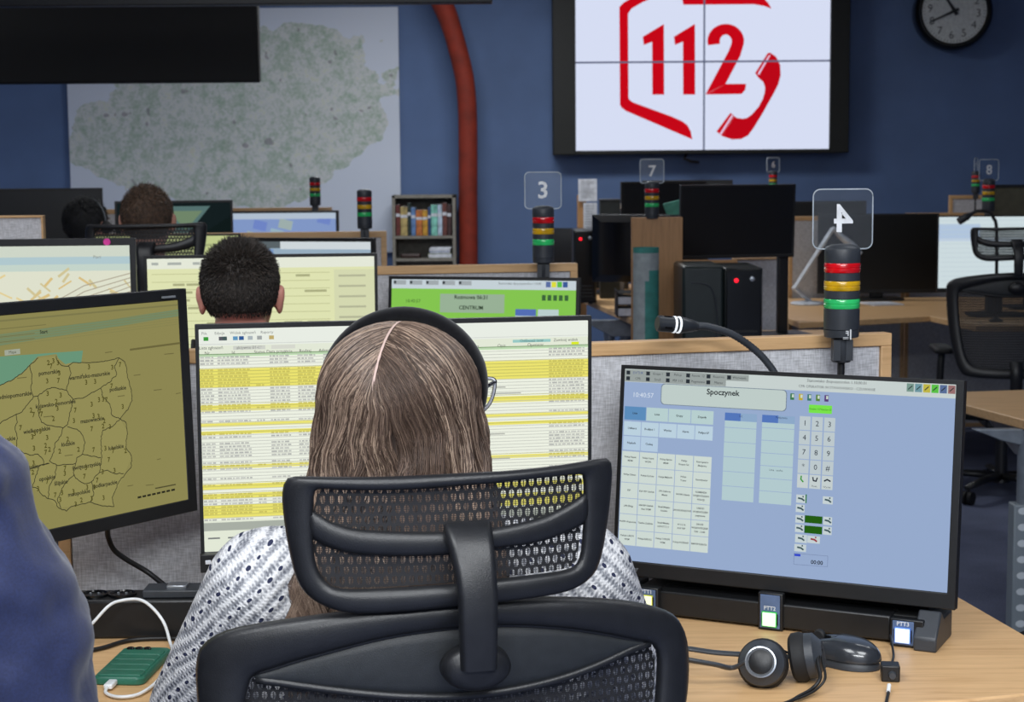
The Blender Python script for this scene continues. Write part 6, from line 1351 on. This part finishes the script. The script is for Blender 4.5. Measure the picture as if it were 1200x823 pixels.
mb = MB(); mb.tube(smoothpath([HCm+Vector((.098, .01, -.08)), HCm+Vector((.085, -.03, -.12)), HCm+Vector((.0, -.085, -.135)), HCm+Vector((-.085, -.03, -.12)), HCm+Vector((-.098, .01, -.09))], 8), .005, 8); mb.build('neck_band', RUBBER, hs_, smooth='all')
put_chair(mx_-.0, my_-.20, R(3), 'black mesh office chair of the man with spiky hair', lift=-.03)
# brown-haired person, third row
h = atY(174, 260, 5.2); mx_, my_ = h.x, 5.14
t, hp3, HR3 = person('brown-haired person in dark clothes seen from behind in front of the wall map', (mx_, my_, 0), R(2), 1.0, top=cloth_mat('charcoal_cloth', (36, 40, 44), .25, 200), head=(0, .06, h.z), shz=1.09, voxel=.009)
short_hair(t, Vector((0, .06, h.z)), HR3, (96, 74, 58), 3500, .010, .25, -.06, 1.0, 3)
c3 = put_chair(mx_+.06, my_-.31, R(-2), 'black mesh office chair with raised headrest behind the brown-haired person', lift=.165)
# dark-haired person in white far left
h = atY(93, 266, 6.85); mx_, my_ = h.x, 6.8
t, hp4, HR4 = person('black-haired person in white top and headset at far left, partly hidden', (mx_, my_, 0), R(-25), 1.0, top=cloth_mat('white_cloth', (205, 208, 214), .08, 200), head=(0, .07, h.z), shz=h.z-.165, voxel=.009)
short_hair(t, Vector((0, .07, h.z)), HR4, (24, 24, 26), 3000, .014, .2, -.07, 1.06, 4)
hs_ = thing('headset', 'headset worn by the black-haired person in white', 'headset', (mx_, my_, 0), R(-25)); HCm = Vector((0, .07, h.z+.01))
mb = MB(); mb.tube([HCm+Vector((math.sin(R(a))*.092, .0, math.cos(R(a))*.104)) for a in range(-95, 96, 10)], .005, 8, flat=.6); mb.build('headband', plain('grey_band', (90, 94, 98), .35), hs_, smooth='all')
for s in (-1, 1): mb = MB(); mb.lathe([(.001, .012), (.022, .01), (.028, 0), (.026, -.01), (.001, -.012)], 20, axis='X'); mb.v = [(x+s*.096, y+HCm.y, z+HCm.z-.012) for x, y, z in mb.v]; mb.build('ear_cup', RUBBER, hs_, smooth='all')
put_chair(mx_-.125, my_-.25, R(-25), 'black mesh office chair of the black-haired person in white', lift=-.0)
# person in blue, nearest, mostly outside the frame
def blue_cloth():
    m, nt, b = new_mat('blue_shirt'); x = X(nt); n = x.noise(x.coord(), 5, 3, (1, 1, .45)); w = x.noise(x.coord(), 500, 2)
    nt.links.new(x.ramp(w, [(.3, (20, 30, 66)), (.7, (29, 41, 84))]), b.inputs['Base Color']); b.inputs['Roughness'].default_value = .75; b.inputs['Sheen Weight'].default_value = .2
    bp = nt.nodes.new('ShaderNodeBump'); bp.inputs['Strength'].default_value = 1; bp.inputs['Distance'].default_value = .035; nt.links.new(n, bp.inputs['Height']); nt.links.new(bp.outputs[0], b.inputs['Normal']); return m
BX, BYp = -.74, 1.55
sx_ = atY(-88, 590, 1.55); ex_ = atY(30, 810, 1.58)
k_ = 1.10
E = [Vector((-.27, .12, .78)), Vector(((ex_.x-BX)/k_, (1.58-BYp)/k_, ex_.z/k_))]
t, _, _ = person('person in dark blue shirt at the left edge, only shoulder and arm visible', (BX, BYp, 0), 0, k_, top=blue_cloth(), shz=sx_.z/k_, sh=(sx_.x-BX)/k_, head=(0, .05, 1.24), elbows=E, wrists=[Vector((-.14, .36, .76)), Vector((.12, .34, .76))], bulk=1.3, voxel=.008)
sh_ = [c for c in t.children if c.name.startswith('shirt')][0]
tx = bpy.data.textures.new('folds', 'CLOUDS'); tx.noise_scale = .11; tx.noise_depth = 2
for nm_, st_, ns_ in (('folds', .035, .12), ('creases', .022, .05)):
    tx = bpy.data.textures.new(nm_, 'CLOUDS'); tx.noise_scale = ns_; tx.noise_depth = 1; dm = sh_.modifiers.new(nm_, 'DISPLACE'); dm.texture = tx; dm.strength = st_; dm.mid_level = .5; dm.texture_coords = 'LOCAL'
short_hair(t, Vector((0, .05, 1.24)), Matrix.Identity(3), (60, 48, 40), 2500, .014, .3, -.055, 1.03, 5)
put_chair(BX, BYp-.33, 0, 'black mesh office chair of the person in the dark blue shirt', 0, ('armrest_post', 'armrest_pad'))
# empty chairs on the right
q = atY(1193, 300, 7.15); put_chair(q.x-.02, 7.15, R(-6), 'black mesh office chair with headrest at right in front of the bright screen', lift=.055)
put_chair(1.47, 3.30, R(60), 'dark office chair beside the desk at the right edge, only its rim visible')
SC.cycles.max_bounces = 8; SC.cycles.transparent_max_bounces = 16
